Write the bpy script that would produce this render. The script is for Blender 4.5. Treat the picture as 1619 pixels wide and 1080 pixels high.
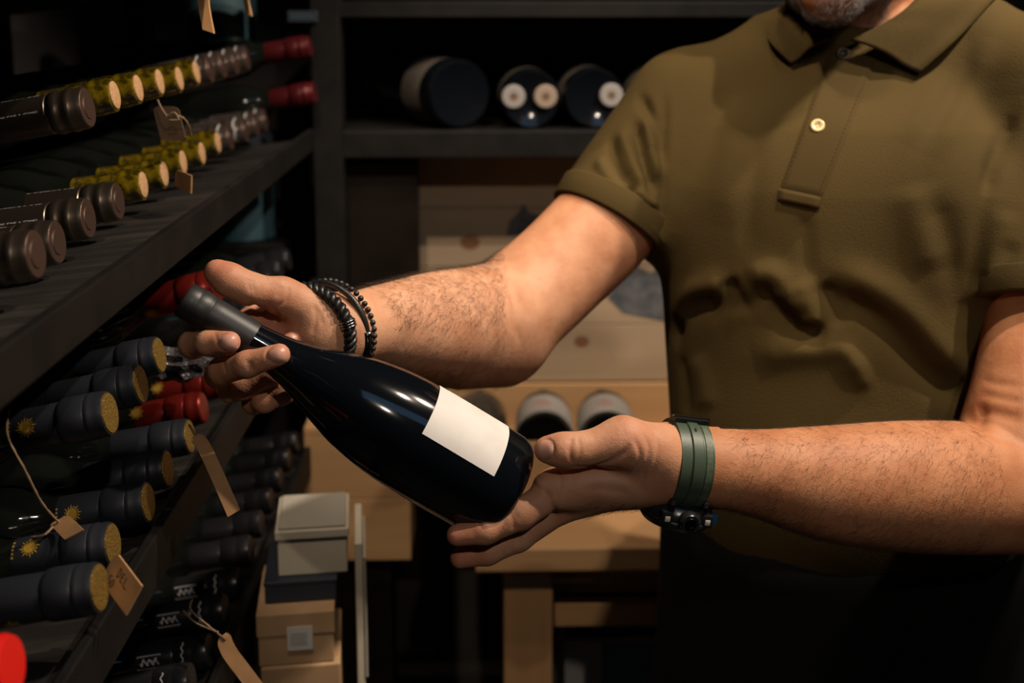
import bpy, bmesh, math, random
import numpy as np
from mathutils import Vector, Matrix, Quaternion
from mathutils.bvhtree import BVHTree

for o in list(bpy.data.objects):
    bpy.data.objects.remove(o, do_unlink=True)
scene = bpy.context.scene
COL = scene.collection
random.seed(7)
rng = np.random.default_rng(7)

# ------------------------------------------------------------------ camera
FPX, PCX, PCY = 1619 * 40 / 36, 809.5, 295.0
TH, PS = math.radians(9), math.radians(1.26)
CAM = np.array([0, 0, 1.5])
FW = np.array([math.sin(PS) * math.cos(TH), math.cos(PS) * math.cos(TH), -math.sin(TH)])
RT = np.array([math.cos(PS), -math.sin(PS), 0.0])
UP = np.cross(RT, FW)
cam_data = bpy.data.cameras.new('camera')
cam_data.lens = 40
cam_data.sensor_width = 36
cam_data.shift_y = -245 / 1619
cam_data.clip_start = 0.05
cam_data.dof.use_dof = True
cam_data.dof.focus_distance = 0.87
cam_data.dof.aperture_fstop = 4.5
cam = bpy.data.objects.new('camera', cam_data)
COL.objects.link(cam)
cam.location = CAM
cam.rotation_euler = (math.pi / 2 - TH, 0, -PS)
scene.camera = cam

# ------------------------------------------------------------------ world, exposure
world = bpy.data.worlds.new('world')
scene.world = world
world.use_nodes = True
world.node_tree.nodes['Background'].inputs[0].default_value = (0.25, 0.32, 0.42, 1)
world.node_tree.nodes['Background'].inputs[1].default_value = 0.02
vs = scene.view_settings
vs.view_transform = 'Standard'
vs.look = 'None'
vs.gamma = 1
vs.use_curve_mapping = False
vs.exposure = -0.18

# ceiling spots: (position, target, watts, cone degrees, colour)
WARM = (1.0, 0.80, 0.60)
WARM2 = (1.0, 0.83, 0.66)
SPOTS = [
    ((0.98, 0.90, 2.5), (0.25, 1.00, 1.15), 96, 80, WARM2),
    ((0.72, 0.62, 2.5), (0.05, 0.98, 1.20), 62, 76, WARM2),
    ((-0.20, 0.50, 2.5), (0.12, 1.55, 0.85), 52, 38, WARM),
    ((0.05, 1.15, 2.5), (0.14, 1.58, 0.7), 26, 38, WARM),
    ((0.45, -1.00, 2.5), (0.05, 1.00, 1.15), 34, 34, WARM2),  # added front fill for the fingers and camera-facing sides, not a known lamp
]
PANEL_STRENGTH = 0.8


# ------------------------------------------------------------------ helpers: points
def ray(x, y):
    return FW + RT * (x - PCX) / FPX - UP * (y - PCY) / FPX


def P(x, y, d):
    return CAM + ray(x, y) * d


def PX(x, y, X):
    r = ray(x, y)
    return CAM + r * (X / r[0])


def PY(x, y, Y):
    r = ray(x, y)
    return CAM + r * (Y / r[1])


def PZ(x, y, z):
    r = ray(x, y)
    return CAM + r * ((z - 1.5) / r[2])


def V(a):
    return Vector((float(a[0]), float(a[1]), float(a[2])))


def nrm(a):
    a = np.asarray(a, float)
    return a / np.linalg.norm(a)


# ------------------------------------------------------------------ helpers: materials
MATS = {}


def mat(name, color=(0.5, 0.5, 0.5), rough=0.6, metal=0.0, spec=0.5, coat=0.0, noise=None, bump=None,
        sss=0.0, sheen=0.0, trans=0.0, emit=None, stretch=(1, 1, 1), color2=None, detail=4, ramp=(0.35, 0.65)):
    m = bpy.data.materials.new(name)
    m.use_nodes = True
    nt = m.node_tree
    b = nt.nodes['Principled BSDF']
    b.inputs['Base Color'].default_value = (*color, 1)
    b.inputs['Roughness'].default_value = rough
    b.inputs['Metallic'].default_value = metal
    b.inputs['Specular IOR Level'].default_value = spec
    b.inputs['Coat Weight'].default_value = coat
    b.inputs['Transmission Weight'].default_value = trans
    if sss:
        b.inputs['Subsurface Weight'].default_value = sss
        b.inputs['Subsurface Radius'].default_value = (1.0, 0.35, 0.2)
        b.inputs['Subsurface Scale'].default_value = 0.006
    if sheen:
        b.inputs['Sheen Weight'].default_value = sheen
        b.inputs['Sheen Roughness'].default_value = 0.5
    if emit:
        b.inputs['Emission Color'].default_value = (*emit[0], 1)
        b.inputs['Emission Strength'].default_value = emit[1]
    tc = nt.nodes.new('ShaderNodeTexCoord')
    mp = nt.nodes.new('ShaderNodeMapping')
    mp.inputs['Scale'].default_value = stretch
    nt.links.new(tc.outputs['Object'], mp.inputs['Vector'])
    if noise and color2:
        n = nt.nodes.new('ShaderNodeTexNoise')
        n.inputs['Scale'].default_value = noise
        n.inputs['Detail'].default_value = detail
        nt.links.new(mp.outputs[0], n.inputs['Vector'])
        r = nt.nodes.new('ShaderNodeValToRGB')
        r.color_ramp.elements[0].position = ramp[0]
        r.color_ramp.elements[1].position = ramp[1]
        r.color_ramp.elements[0].color = (*color, 1)
        r.color_ramp.elements[1].color = (*color2, 1)
        nt.links.new(n.outputs['Fac'], r.inputs[0])
        nt.links.new(r.outputs[0], b.inputs['Base Color'])
    if bump:
        n = nt.nodes.new('ShaderNodeTexNoise')
        n.inputs['Scale'].default_value = bump[0]
        n.inputs['Detail'].default_value = 3
        nt.links.new(mp.outputs[0], n.inputs['Vector'])
        bp = nt.nodes.new('ShaderNodeBump')
        bp.inputs['Strength'].default_value = bump[1]
        bp.inputs['Distance'].default_value = bump[2] if len(bump) > 2 else 0.001
        nt.links.new(n.outputs['Fac'], bp.inputs['Height'])
        nt.links.new(bp.outputs[0], b.inputs['Normal'])
    MATS[name] = m
    return m


def wood(name, c1, c2, axis, scale=14, rough=0.55):
    st = [1.0, 1.0, 1.0]
    st[axis] = 0.09
    return mat(name, c1, rough, noise=scale, color2=c2, stretch=st, detail=8, bump=(scale * 6, 0.25, 0.002), ramp=(0.3, 0.7))


M = MATS
mat('black_board', (0.008, 0.0065, 0.0055), 0.6, noise=34, color2=(0.040, 0.034, 0.029), bump=(60, 0.7, 0.002), stretch=(0.16, 1.6, 1), detail=8, ramp=(0.45, 0.75))
mat('black_steel', (0.006, 0.0058, 0.0058), 0.55, spec=0.13, noise=25, color2=(0.010, 0.0088, 0.0080), bump=(400, 0.2, 0.0005))
mat('brown_panel', (0.0055, 0.0038, 0.0028), 0.85, spec=0.08, noise=12, color2=(0.009, 0.0062, 0.0045))
mat('dark_wall', (0.030, 0.026, 0.024), 0.85, noise=5, color2=(0.05, 0.042, 0.038))
mat('floor_dark', (0.025, 0.020, 0.017), 0.5, noise=8, color2=(0.045, 0.036, 0.03))
mat('glass_black', (0.003, 0.004, 0.006), 0.10, spec=0.6, bump=(14, 0.05, 0.002))
mat('glass_dark', (0.006, 0.007, 0.006), 0.08, spec=0.5)
mat('capsule_matte', (0.015, 0.0155, 0.017), 0.45, spec=0.45, bump=(900, 0.12, 0.0004))
mat('capsule_bronze', (0.20, 0.16, 0.125), 0.33, metal=0.95, bump=(500, 0.05, 0.0003))
mat('capsule_bronze_end', (0.075, 0.043, 0.032), 0.45, metal=0.5, bump=(700, 0.5, 0.0006))
mat('capsule_silver', (0.17, 0.13, 0.11), 0.28, metal=0.8)
mat('capsule_red', (0.20, 0.016, 0.011), 0.30, metal=0.6, spec=0.5, bump=(300, 0.06, 0.0003))
mat('capsule_crimson', (0.085, 0.008, 0.010), 0.35, metal=0.4)
mat('capsule_red_bright', (0.60, 0.012, 0.008), 0.35)
mat('capsule_navy', (0.013, 0.015, 0.021), 0.42, spec=0.5, bump=(900, 0.1, 0.0003))
mat('capsule_black', (0.012, 0.012, 0.014), 0.3, spec=0.5)
mat('gold', (0.50, 0.33, 0.08), 0.38, metal=0.75, noise=700, color2=(0.22, 0.13, 0.03), bump=(700, 1.0, 0.001))
mat('gold_print', (0.62, 0.38, 0.06), 0.4, metal=0.55)
mat('white_print', (0.55, 0.55, 0.55), 0.6)
mat('olive_glass', (0.16, 0.11, 0.004), 0.05, spec=0.8, noise=130, color2=(0.028, 0.021, 0.002), coat=0.8, detail=3, ramp=(0.38, 0.62))
mat('cork', (0.50, 0.30, 0.15), 0.8, noise=400, color2=(0.36, 0.2, 0.09), bump=(600, 0.4, 0.0005))
mat('kraft', (0.42, 0.23, 0.10), 0.85, noise=60, color2=(0.34, 0.18, 0.075), stretch=(1, 1, 0.3))
mat('kraft_brown_shaded', (0.13, 0.075, 0.04), 0.85, noise=60, color2=(0.10, 0.058, 0.03))  # kraft darkened to put shade into one tag's card; also brown of disc centres
mat('ink', (0.02, 0.018, 0.02), 0.7)
mat('twine', (0.23, 0.15, 0.085), 0.9, bump=(800, 0.6, 0.0005))
mat('paper_label', (0.68, 0.655, 0.635), 0.7, noise=45, color2=(0.58, 0.545, 0.51), detail=10, ramp=(0.45, 0.85), bump=(500, 0.1, 0.0003))
mat('plastic_film', (0.10, 0.09, 0.09), 0.12, spec=0.8, noise=80, color2=(0.03, 0.028, 0.03), bump=(140, 0.9, 0.004))
wood('pine', (0.48, 0.29, 0.14), (0.36, 0.205, 0.095), 0)
wood('pine_pale', (0.42, 0.31, 0.21), (0.34, 0.25, 0.165), 0, 9)
wood('pine_vertical', (0.42, 0.245, 0.12), (0.33, 0.185, 0.085), 2)
mat('cream_card', (0.46, 0.42, 0.34), 0.7, noise=20, color2=(0.42, 0.38, 0.30))
mat('grey_card', (0.30, 0.28, 0.235), 0.75)
mat('navy_card', (0.012, 0.016, 0.028), 0.6)
mat('kraft_card', (0.37, 0.235, 0.125), 0.75, noise=30, color2=(0.32, 0.2, 0.105))
mat('teal_card', (0.020, 0.052, 0.068), 0.5, noise=6, color2=(0.026, 0.066, 0.085))
mat('blue_card', (0.055, 0.13, 0.20), 0.6)
mat('white_card', (0.50, 0.49, 0.47), 0.7, noise=15, color2=(0.42, 0.41, 0.40))
mat('ink_blue', (0.05, 0.06, 0.075), 0.7, noise=40, color2=(0.12, 0.12, 0.13))
mat('barcode_grey', (0.30, 0.30, 0.31), 0.7)
mat('rubber_green', (0.042, 0.066, 0.043), 0.45, spec=0.4, bump=(700, 0.15, 0.0004))
mat('rubber_green_light', (0.075, 0.105, 0.062), 0.5, noise=300, color2=(0.045, 0.07, 0.04), bump=(500, 0.3, 0.0005))
mat('watch_black', (0.012, 0.013, 0.015), 0.25, spec=0.6)
mat('watch_steel', (0.35, 0.34, 0.33), 0.22, metal=1.0)
mat('clasp_steel', (0.10, 0.11, 0.12), 0.2, metal=1.0)
mat('watch_blue', (0.02, 0.10, 0.22), 0.15, spec=0.7)
mat('leather_black', (0.010, 0.010, 0.011), 0.38, spec=0.55, bump=(500, 0.3, 0.0006))
mat('bead_black', (0.014, 0.014, 0.015), 0.4, spec=0.5)
mat('shirt_shell_button', (0.72, 0.58, 0.30), 0.25, coat=0.4)
mat('button_olive', (0.05, 0.038, 0.018), 0.35)
mat('apron_cloth', (0.0032, 0.003, 0.003), 0.9, bump=(700, 0.3, 0.0006), spec=0.1)
mat('trouser_cloth', (0.02, 0.02, 0.022), 0.9)
mat('shoe_leather', (0.02, 0.016, 0.013), 0.4)
mat('beard_skin', (0.10, 0.075, 0.06), 0.8, bump=(500, 0.6, 0.001))
mat('beard_hair', (0.34, 0.32, 0.31), 0.45, noise=160, color2=(0.05, 0.042, 0.038))
mat('head_hair', (0.06, 0.05, 0.045), 0.6)
mat('arm_hair', (0.035, 0.018, 0.009), 0.5)
mat('eye_white', (0.7, 0.68, 0.65), 0.2)
mat('eye_iris', (0.06, 0.04, 0.025), 0.15)
mat('lamp_metal', (0.02, 0.02, 0.02), 0.4, metal=0.6)
mat('lamp_glow', (1, 1, 1), 0.5, emit=((1.0, 0.72, 0.45), 6))
mat('panel_glow', (0.6, 0.7, 0.8), 0.5, emit=((0.30, 0.62, 1.0), PANEL_STRENGTH))
mat('frame_paint', (0.05, 0.05, 0.05), 0.5)


def skin_material(name, c1, c2, redc):
    m = mat(name, c1, 0.58, sss=0.10, spec=0.35)
    nt = m.node_tree
    b = nt.nodes['Principled BSDF']
    tc = nt.nodes.new('ShaderNodeTexCoord')
    n1 = nt.nodes.new('ShaderNodeTexNoise')
    n1.inputs['Scale'].default_value = 38
    n1.inputs['Detail'].default_value = 6
    mx = nt.nodes.new('ShaderNodeMixRGB')
    mx.inputs[1].default_value = (*c1, 1)
    mx.inputs[2].default_value = (*c2, 1)
    rp = nt.nodes.new('ShaderNodeValToRGB')
    rp.color_ramp.elements[0].position = 0.36
    rp.color_ramp.elements[1].position = 0.68
    tn = nt.nodes.new('ShaderNodeAttribute')
    tn.attribute_name = 'tan'
    mxt = nt.nodes.new('ShaderNodeMixRGB')
    mxt.blend_type = 'MULTIPLY'
    mxt.inputs[2].default_value = (0.86, 0.70, 0.54, 1)
    at = nt.nodes.new('ShaderNodeAttribute')
    at.attribute_name = 'red'
    mx2 = nt.nodes.new('ShaderNodeMixRGB')
    mx2.inputs[2].default_value = (*redc, 1)
    nt.links.new(tc.outputs['Object'], n1.inputs['Vector'])
    nt.links.new(n1.outputs['Fac'], rp.inputs[0])
    nt.links.new(rp.outputs[0], mx.inputs[0])
    nt.links.new(mx.outputs[0], mxt.inputs[1])
    nt.links.new(tn.outputs['Fac'], mxt.inputs[0])
    nt.links.new(mxt.outputs[0], mx2.inputs[1])
    nt.links.new(at.outputs['Fac'], mx2.inputs[0])
    nt.links.new(mx2.outputs[0], b.inputs['Base Color'])
    n2 = nt.nodes.new('ShaderNodeTexVoronoi')
    n2.inputs['Scale'].default_value = 900
    n3 = nt.nodes.new('ShaderNodeTexNoise')
    n3.inputs['Scale'].default_value = 160
    n3.inputs['Detail'].default_value = 5
    ad = nt.nodes.new('ShaderNodeMath')
    ad.operation = 'MULTIPLY_ADD'
    ad.inputs[1].default_value = 0.35
    nt.links.new(tc.outputs['Object'], n2.inputs['Vector'])
    nt.links.new(tc.outputs['Object'], n3.inputs['Vector'])
    nt.links.new(n2.outputs['Distance'], ad.inputs[0])
    nt.links.new(n3.outputs['Fac'], ad.inputs[2])
    bp = nt.nodes.new('ShaderNodeBump')
    bp.inputs['Strength'].default_value = 0.35
    bp.inputs['Distance'].default_value = 0.0012
    nt.links.new(ad.outputs[0], bp.inputs['Height'])
    nt.links.new(bp.outputs[0], b.inputs['Normal'])
    return m


skin_material('skin', (0.57, 0.305, 0.185), (0.46, 0.215, 0.118), (0.52, 0.165, 0.105))
mat('nail', (0.52, 0.27, 0.205), 0.38, spec=0.45)


def cloth_material(name, c1, c2, scale, bump):
    m = mat(name, c1, 0.92, spec=0.15)
    nt = m.node_tree
    b = nt.nodes['Principled BSDF']
    tc = nt.nodes.new('ShaderNodeTexCoord')
    v = nt.nodes.new('ShaderNodeTexVoronoi')
    v.inputs['Scale'].default_value = scale
    v.inputs['Randomness'].default_value = 0.7
    n = nt.nodes.new('ShaderNodeTexNoise')
    n.inputs['Scale'].default_value = 14
    n.inputs['Detail'].default_value = 5
    nt.links.new(tc.outputs['Object'], v.inputs['Vector'])
    nt.links.new(tc.outputs['Object'], n.inputs['Vector'])
    mx = nt.nodes.new('ShaderNodeMixRGB')
    mx.inputs[1].default_value = (*c1, 1)
    mx.inputs[2].default_value = (*c2, 1)
    nt.links.new(n.outputs['Fac'], mx.inputs[0])
    nt.links.new(mx.outputs[0], b.inputs['Base Color'])
    bp = nt.nodes.new('ShaderNodeBump')
    bp.inputs['Strength'].default_value = bump
    bp.inputs['Distance'].default_value = 0.0008
    bp.invert = True
    nt.links.new(v.outputs['Distance'], bp.inputs['Height'])
    nt.links.new(bp.outputs[0], b.inputs['Normal'])
    return m


cloth_material('pique_olive', (0.072, 0.049, 0.0155), (0.060, 0.040, 0.0125), 620, 0.4)
cloth_material('rib_olive', (0.069, 0.047, 0.0155), (0.059, 0.040, 0.0125), 900, 0.4)
cloth_material('placket_olive', (0.062, 0.041, 0.0135), (0.055, 0.036, 0.0115), 1200, 0.25)


# ------------------------------------------------------------------ helpers: objects
def obj_from(name, verts, faces, material, parent=None, smooth=True, world_coords=False):
    me = bpy.data.meshes.new(name)
    me.from_pydata([tuple(map(float, v)) for v in verts], [], [tuple(map(int, f)) for f in faces])
    me.update()
    if smooth:
        me.polygons.foreach_set('use_smooth', [True] * len(me.polygons))
    o = bpy.data.objects.new(name, me)
    if material:
        me.materials.append(M[material])
    COL.objects.link(o)
    if parent:
        o.parent = parent
        if world_coords:
            me.transform(parent.matrix_world.inverted())
    return o


def np_obj(name, verts, quads, material, parent=None, smooth=True):
    me = bpy.data.meshes.new(name)
    nv, nf = len(verts), len(quads)
    k = quads.shape[1]
    me.vertices.add(nv)
    me.vertices.foreach_set('co', np.ascontiguousarray(verts, np.float32).ravel())
    me.loops.add(nf * k)
    me.loops.foreach_set('vertex_index', np.ascontiguousarray(quads, np.int32).ravel())
    me.polygons.add(nf)
    me.polygons.foreach_set('loop_start', np.arange(0, nf * k, k, dtype=np.int32))
    me.update(calc_edges=True)
    me.validate()
    if smooth:
        me.polygons.foreach_set('use_smooth', [True] * len(me.polygons))
    o = bpy.data.objects.new(name, me)
    if material:
        me.materials.append(M[material])
    COL.objects.link(o)
    if parent:
        o.parent = parent
    return o


def tag(o, label=None, cat=None, group=None, kind=None):
    if label:
        o['label'] = label
    if cat:
        o['category'] = cat
    if group:
        o['group'] = group
    if kind:
        o['kind'] = kind
    return o


def empty(name, loc=(0, 0, 0), rot=None):
    o = bpy.data.objects.new(name, None)
    o.empty_display_size = 0.05
    COL.objects.link(o)
    o.location = V(loc)
    if rot is not None:
        o.rotation_mode = 'QUATERNION'
        o.rotation_quaternion = rot
    o.matrix_world = Matrix.LocRotScale(V(loc), rot if rot is not None else Quaternion(), None)
    return o


def copy_tree(o, parent=None):
    c = o.copy()
    COL.objects.link(c)
    c.parent = parent
    for ch in list(o.children):
        copy_tree(ch, c)
    return c


def box_data(lo, hi, bev=0.0, seg=2):
    bm = bmesh.new()
    bmesh.ops.create_cube(bm, size=1)
    lo, hi = np.array(lo, float), np.array(hi, float)
    for v in bm.verts:
        v.co = V(lo + (np.array(v.co) + 0.5) * (hi - lo))
    if bev:
        bmesh.ops.bevel(bm, geom=list(bm.edges), offset=bev, segments=seg, affect='EDGES', profile=0.5)
    vs_ = [tuple(v.co) for v in bm.verts]
    bm.verts.index_update()
    fs = [[v.index for v in f.verts] for f in bm.faces]
    bm.free()
    return vs_, fs


def box(name, lo, hi, material, parent=None, bev=0.0015, smooth=False):
    v, f = box_data(lo, hi, bev)
    return obj_from(name, v, f, material, parent, smooth)


def lathe_data(profile, n=32, capped=True):
    vs_, fs = [], []
    for (r, z) in profile:
        for i in range(n):
            a = 2 * math.pi * i / n
            vs_.append((r * math.cos(a), r * math.sin(a), z))
    for j in range(len(profile) - 1):
        for i in range(n):
            a, b = j * n + i, j * n + (i + 1) % n
            fs.append((a, b, b + n, a + n))
    if capped:
        fs.append(tuple(range(n))[::-1])
        fs.append(tuple((len(profile) - 1) * n + i for i in range(n)))
    return vs_, fs


def lathe(name, profile, material, parent=None, n=32, capped=True, sharp=35):
    v, f = lathe_data(profile, n, capped)
    o = obj_from(name, v, f, material, parent)
    o.data.set_sharp_from_angle(angle=math.radians(sharp))
    return o


def catmull(pts, n):
    pts = [np.asarray(p, float) for p in pts]
    out = []
    m = len(pts) - 1
    for k in range(n + 1):
        u = k / n * m
        i = min(int(u), m - 1)
        t = u - i
        p0, p1, p2, p3 = pts[max(i - 1, 0)], pts[i], pts[i + 1], pts[min(i + 2, m)]
        out.append(0.5 * (2 * p1 + (p2 - p0) * t + (2 * p0 - 5 * p1 + 4 * p2 - p3) * t * t + (3 * p1 - p0 - 3 * p2 + p3) * t ** 3))
    return np.array(out)


def tube_data(path, radii, n=8, closed=False, flat=1.0, upv=None):
    path = np.asarray(path, float)
    m = len(path)
    if np.isscalar(radii):
        radii = [radii] * m
    vs_, fs = [], []
    t_prev = None
    nvec = None
    for i in range(m):
        if closed:
            t = nrm(path[(i + 1) % m] - path[i - 1])
        else:
            t = nrm(path[min(i + 1, m - 1)] - path[max(i - 1, 0)])
        if upv is not None:
            nvec = nrm(np.cross(t, upv))
        elif nvec is None:
            a = np.array([0, 0, 1.0]) if abs(t[2]) < 0.9 else np.array([1.0, 0, 0])
            nvec = nrm(np.cross(t, a))
        else:
            nvec = nrm(nvec - t * np.dot(nvec, t))
        b = np.cross(t, nvec)
        for k in range(n):
            a = 2 * math.pi * k / n
            vs_.append(path[i] + radii[i] * (math.cos(a) * nvec * flat + math.sin(a) * b))
    for i in range(m if closed else m - 1):
        for k in range(n):
            a, b2 = i * n + k, i * n + (k + 1) % n
            c, d = ((i + 1) % m) * n + (k + 1) % n, ((i + 1) % m) * n + k
            fs.append((a, b2, c, d))
    if not closed:
        fs.append(tuple(range(n))[::-1])
        fs.append(tuple((m - 1) * n + k for k in range(n)))
    return vs_, fs


def tube(name, path, radii, material, parent=None, n=8, closed=False, flat=1.0, upv=None):
    v, f = tube_data(path, radii, n, closed, flat, upv)
    return obj_from(name, v, f, material, parent)


def merge(parts):
    vs_, fs = [], []
    for v, f in parts:
        o = len(vs_)
        vs_ += [tuple(x) for x in v]
        fs += [tuple(i + o for i in q) for q in f]
    return vs_, fs


def rot_to(direction, roll=0.0):
    q = Vector((0, 0, 1)).rotation_difference(V(direction))
    return q @ Quaternion((0, 0, 1), roll)


# ------------------------------------------------------------------ the setting
def struct(o):
    o['kind'] = 'structure'
    return o


XW0, XW1, YW0, YW1, ZC = -0.78, 2.6, -1.6, 2.25, 2.6
struct(box('floor', (XW0, YW0, -0.05), (XW1, YW1, 0.0), 'floor_dark', bev=0))
struct(box('ceiling', (XW0, YW0, ZC), (XW1, YW1, ZC + 0.05), 'dark_wall', bev=0))
struct(box('wall_back', (XW0, YW1, 0), (XW1, YW1 + 0.05, ZC), 'dark_wall', bev=0))
struct(box('wall_left', (XW0 - 0.05, YW0, 0), (XW0, YW1, ZC), 'dark_wall', bev=0))
struct(box('wall_right', (XW1, YW0, 0), (XW1 + 0.05, YW1, ZC), 'dark_wall', bev=0))
struct(box('wall_front', (XW0, YW0 - 0.05, 0), (XW1, YW0, ZC), 'dark_wall', bev=0))
# a cool flat panel lamp in the ceiling behind the photographer
panel = empty('ceiling_panel_lamp', (0.80, -0.50, ZC))
tag(panel, 'flat cool white panel lamp in the ceiling behind the photographer', 'lamp')
pd = box_data((-0.75, -0.34, -0.020), (0.75, 0.34, -0.012))
obj_from('diffuser', *pd, 'panel_glow', panel, smooth=False)
fv, ff = merge([box_data(a, b) for a, b in (((-0.78, -0.37, -0.03), (-0.75, 0.37, -0.001)), ((0.75, -0.37, -0.03), (0.78, 0.37, -0.001)),
                                            ((-0.75, -0.37, -0.03), (0.75, -0.34, -0.001)), ((-0.75, 0.34, -0.03), (0.75, 0.37, -0.001)))])
obj_from('frame', fv, ff, 'frame_paint', panel, smooth=False)

for i, (pos, tgt, watts, cone, colr) in enumerate(SPOTS):
    ld = bpy.data.lights.new('spot', 'SPOT')
    ld.energy = watts
    ld.color = colr
    ld.spot_size = math.radians(cone)
    ld.spot_blend = 0.35
    ld.shadow_soft_size = 0.018
    d = nrm(np.array(tgt) - np.array(pos))
    q = Vector((0, 0, -1)).rotation_difference(V(d))
    root = empty('ceiling_spotlight', (pos[0], pos[1], ZC))
    tag(root, ['black ceiling spotlight above the man\'s left shoulder', 'black ceiling spotlight in front of the man', 'black ceiling spotlight by the long rack aimed at the pine table', 'black ceiling spotlight right above the pine table', 'added front fill spotlight behind the photographer'][i], 'lamp', 'ceiling spotlights')
    lathe('mounting_plate', [(0.03, -0.012), (0.03, 0.0)], 'lamp_metal', root, 20)
    stem = lathe('stem', [(0.006, -0.06), (0.006, -0.012)], 'lamp_metal', root, 10)
    head = lathe('lamp_head', [(0.026, 0.0), (0.028, 0.01), (0.034, 0.10), (0.034, 0.104), (0.030, 0.104), (0.026, 0.03), (0.0, 0.025)],
                 'lamp_metal', root, 24, capped=False)
    bulb = lathe('bulb', [(0.0, 0.03), (0.022, 0.032), (0.022, 0.036), (0.0, 0.04)], 'lamp_glow', head, 20, capped=False)
    head.rotation_mode = 'QUATERNION'
    head.rotation_quaternion = Vector((0, 0, 1)).rotation_difference(V(d))
    head.location = V(np.array([0, 0, -0.06]) - d * 0.02)
    lo_ = bpy.data.objects.new('spot_light', ld)
    COL.objects.link(lo_)
    lo_.location = V(np.array([pos[0], pos[1], ZC - 0.06]) + d * 0.09)
    lo_.rotation_mode = 'QUATERNION'
    lo_.rotation_quaternion = q

# ------------------------------------------------------------------ the long rack on the left
XS = -0.25
RY0, RY1 = 0.25, 1.635
rack = empty('wine_rack', (XS - 0.22, RY1, 0))
tag(rack, 'long black rack of sloping shelves full of lying wine bottles', 'rack')
SHELVES = [(1.572, 1.535, 1.554, 7), (1.326, 1.295, 1.312, 7), (1.106, 1.066, 1.089, 10), (0.888, 0.843, 0.872, 9)]


def rel(o, parent):
    o.parent = parent
    o.matrix_parent_inverse = parent.matrix_world.inverted()
    return o


for (lt, lb, bz, tilt) in SHELVES:
    tt = math.tan(math.radians(tilt))
    x0, x1 = -0.68, XS - 0.008
    vs_ = []
    for y in (RY0, RY1):
        for (x, dz) in ((x0, 0), (x1, 0), (x1, -0.016), (x0, -0.016)):
            vs_.append((x, y, bz + (x - x1) * tt + dz))
    fs = [(0, 1, 5, 4), (1, 2, 6, 5), (2, 3, 7, 6), (3, 0, 4, 7), (0, 3, 2, 1), (4, 5, 6, 7)]
    rel(obj_from('shelf_board', vs_, fs, 'black_board', smooth=False), rack)
    rel(box('shelf_lip', (XS - 0.008, RY0, lb), (XS, RY1, lt), 'black_steel', bev=0.0015), rack)
for y in (RY0 - 0.02, RY1 - 0.03):
    for x in (-0.70, -0.50):
        rel(box('upright', (x, y, 0), (x + 0.03, y + 0.03, 2.3), 'black_steel', bev=0.002), rack)
rel(box('back_panel', (-0.70, RY0, 0.3), (-0.69, RY1, 2.3), 'brown_panel', bev=0), rack)

# ------------------------------------------------------------------ bottles in the rack
H = 0.30
BODY = [(0.018, 0.004), (0.027, 0.0), (0.0297, 0.005), (0.0300, 0.02), (0.0300, 0.185), (0.0292, 0.195), (0.027, 0.205),
        (0.0225, 0.214), (0.0185, 0.222), (0.0152, 0.230)]


def wrap(r, pts):
    """flat (u along axis, v around) -> point on a cylinder of radius r"""
    return [(r * math.cos(v / r), r * math.sin(v / r), u) for (u, v) in pts]


def strokes_on_cyl(r, strokes, w=0.0004):
    vs_, fs = [], []
    for st in strokes:
        for (a, b) in zip(st[:-1], st[1:]):
            a_, b_ = np.array(a, float), np.array(b, float)
            d = b_ - a_
            L = np.linalg.norm(d)
            if L < 1e-6:
                continue
            nn = np.array([-d[1], d[0]]) / L * w
            o = len(vs_)
            vs_ += wrap(r, [a_ - nn, a_ + nn, b_ + nn, b_ - nn])
            fs.append((o, o + 1, o + 2, o + 3))
    return vs_, fs


def sun_mesh(r, zc):
    vs_, fs = [], []
    n = 16
    ring = [(zc + 0.0042 * math.cos(2 * math.pi * i / n), 0.0042 * math.sin(2 * math.pi * i / n)) for i in range(n)]
    vs_ += wrap(r, ring)
    fs.append(tuple(range(n)))
    for i in range(n):
        a = 2 * math.pi * (i + 0.5) / n
        L = 0.0078 if i % 2 else 0.0064
        da = 0.17
        o = len(vs_)
        vs_ += wrap(r, [(zc + 0.0046 * math.cos(a - da), 0.0046 * math.sin(a - da)), (zc + L * math.cos(a + 0.1), L * math.sin(a + 0.1)),
                        (zc + 0.0046 * math.cos(a + da), 0.0046 * math.sin(a + da))])
        fs.append((o, o + 1, o + 2))
    # little upright lettering beside the sun
    for k in range(5):
        v0 = -0.006 + k * 0.0028
        o = len(vs_)
        vs_ += wrap(r, [(zc - 0.0110, v0), (zc - 0.0110, v0 + 0.0016), (zc - 0.0125, v0 + 0.0016), (zc - 0.0125, v0)])
        fs.append((o, o + 1, o + 2, o + 3))
    return vs_, fs


def glyph_line(r, z0, z1, v0, seed, h=0.0011):
    rr = random.Random(seed)
    vs_, fs = [], []
    z = z0
    while z < z1:
        w = rr.choice([0.0007, 0.0011, 0.0014])
        if rr.random() > 0.14:
            st = rr.choice([[[(0, 0), (0, h), (w, h), (w, 0)]], [[(0, 0), (0, h)], [(0, h * .5), (w, h * .5)], [(w, 0), (w, h)]],
                            [[(0, h), (0, 0), (w, 0)]], [[(w, 0), (0, 0), (0, h), (w, h)]], [[(0, 0), (w / 2, h), (w, 0)]]])
            a, b = strokes_on_cyl(r, [[(z + q[0], v0 + q[1]) for q in s_] for s_ in st], 0.00014)
            o = len(vs_)
            vs_ += a
            fs += [tuple(i + o for i in q) for q in b]
        z += w + 0.0005
    return vs_, fs


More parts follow.
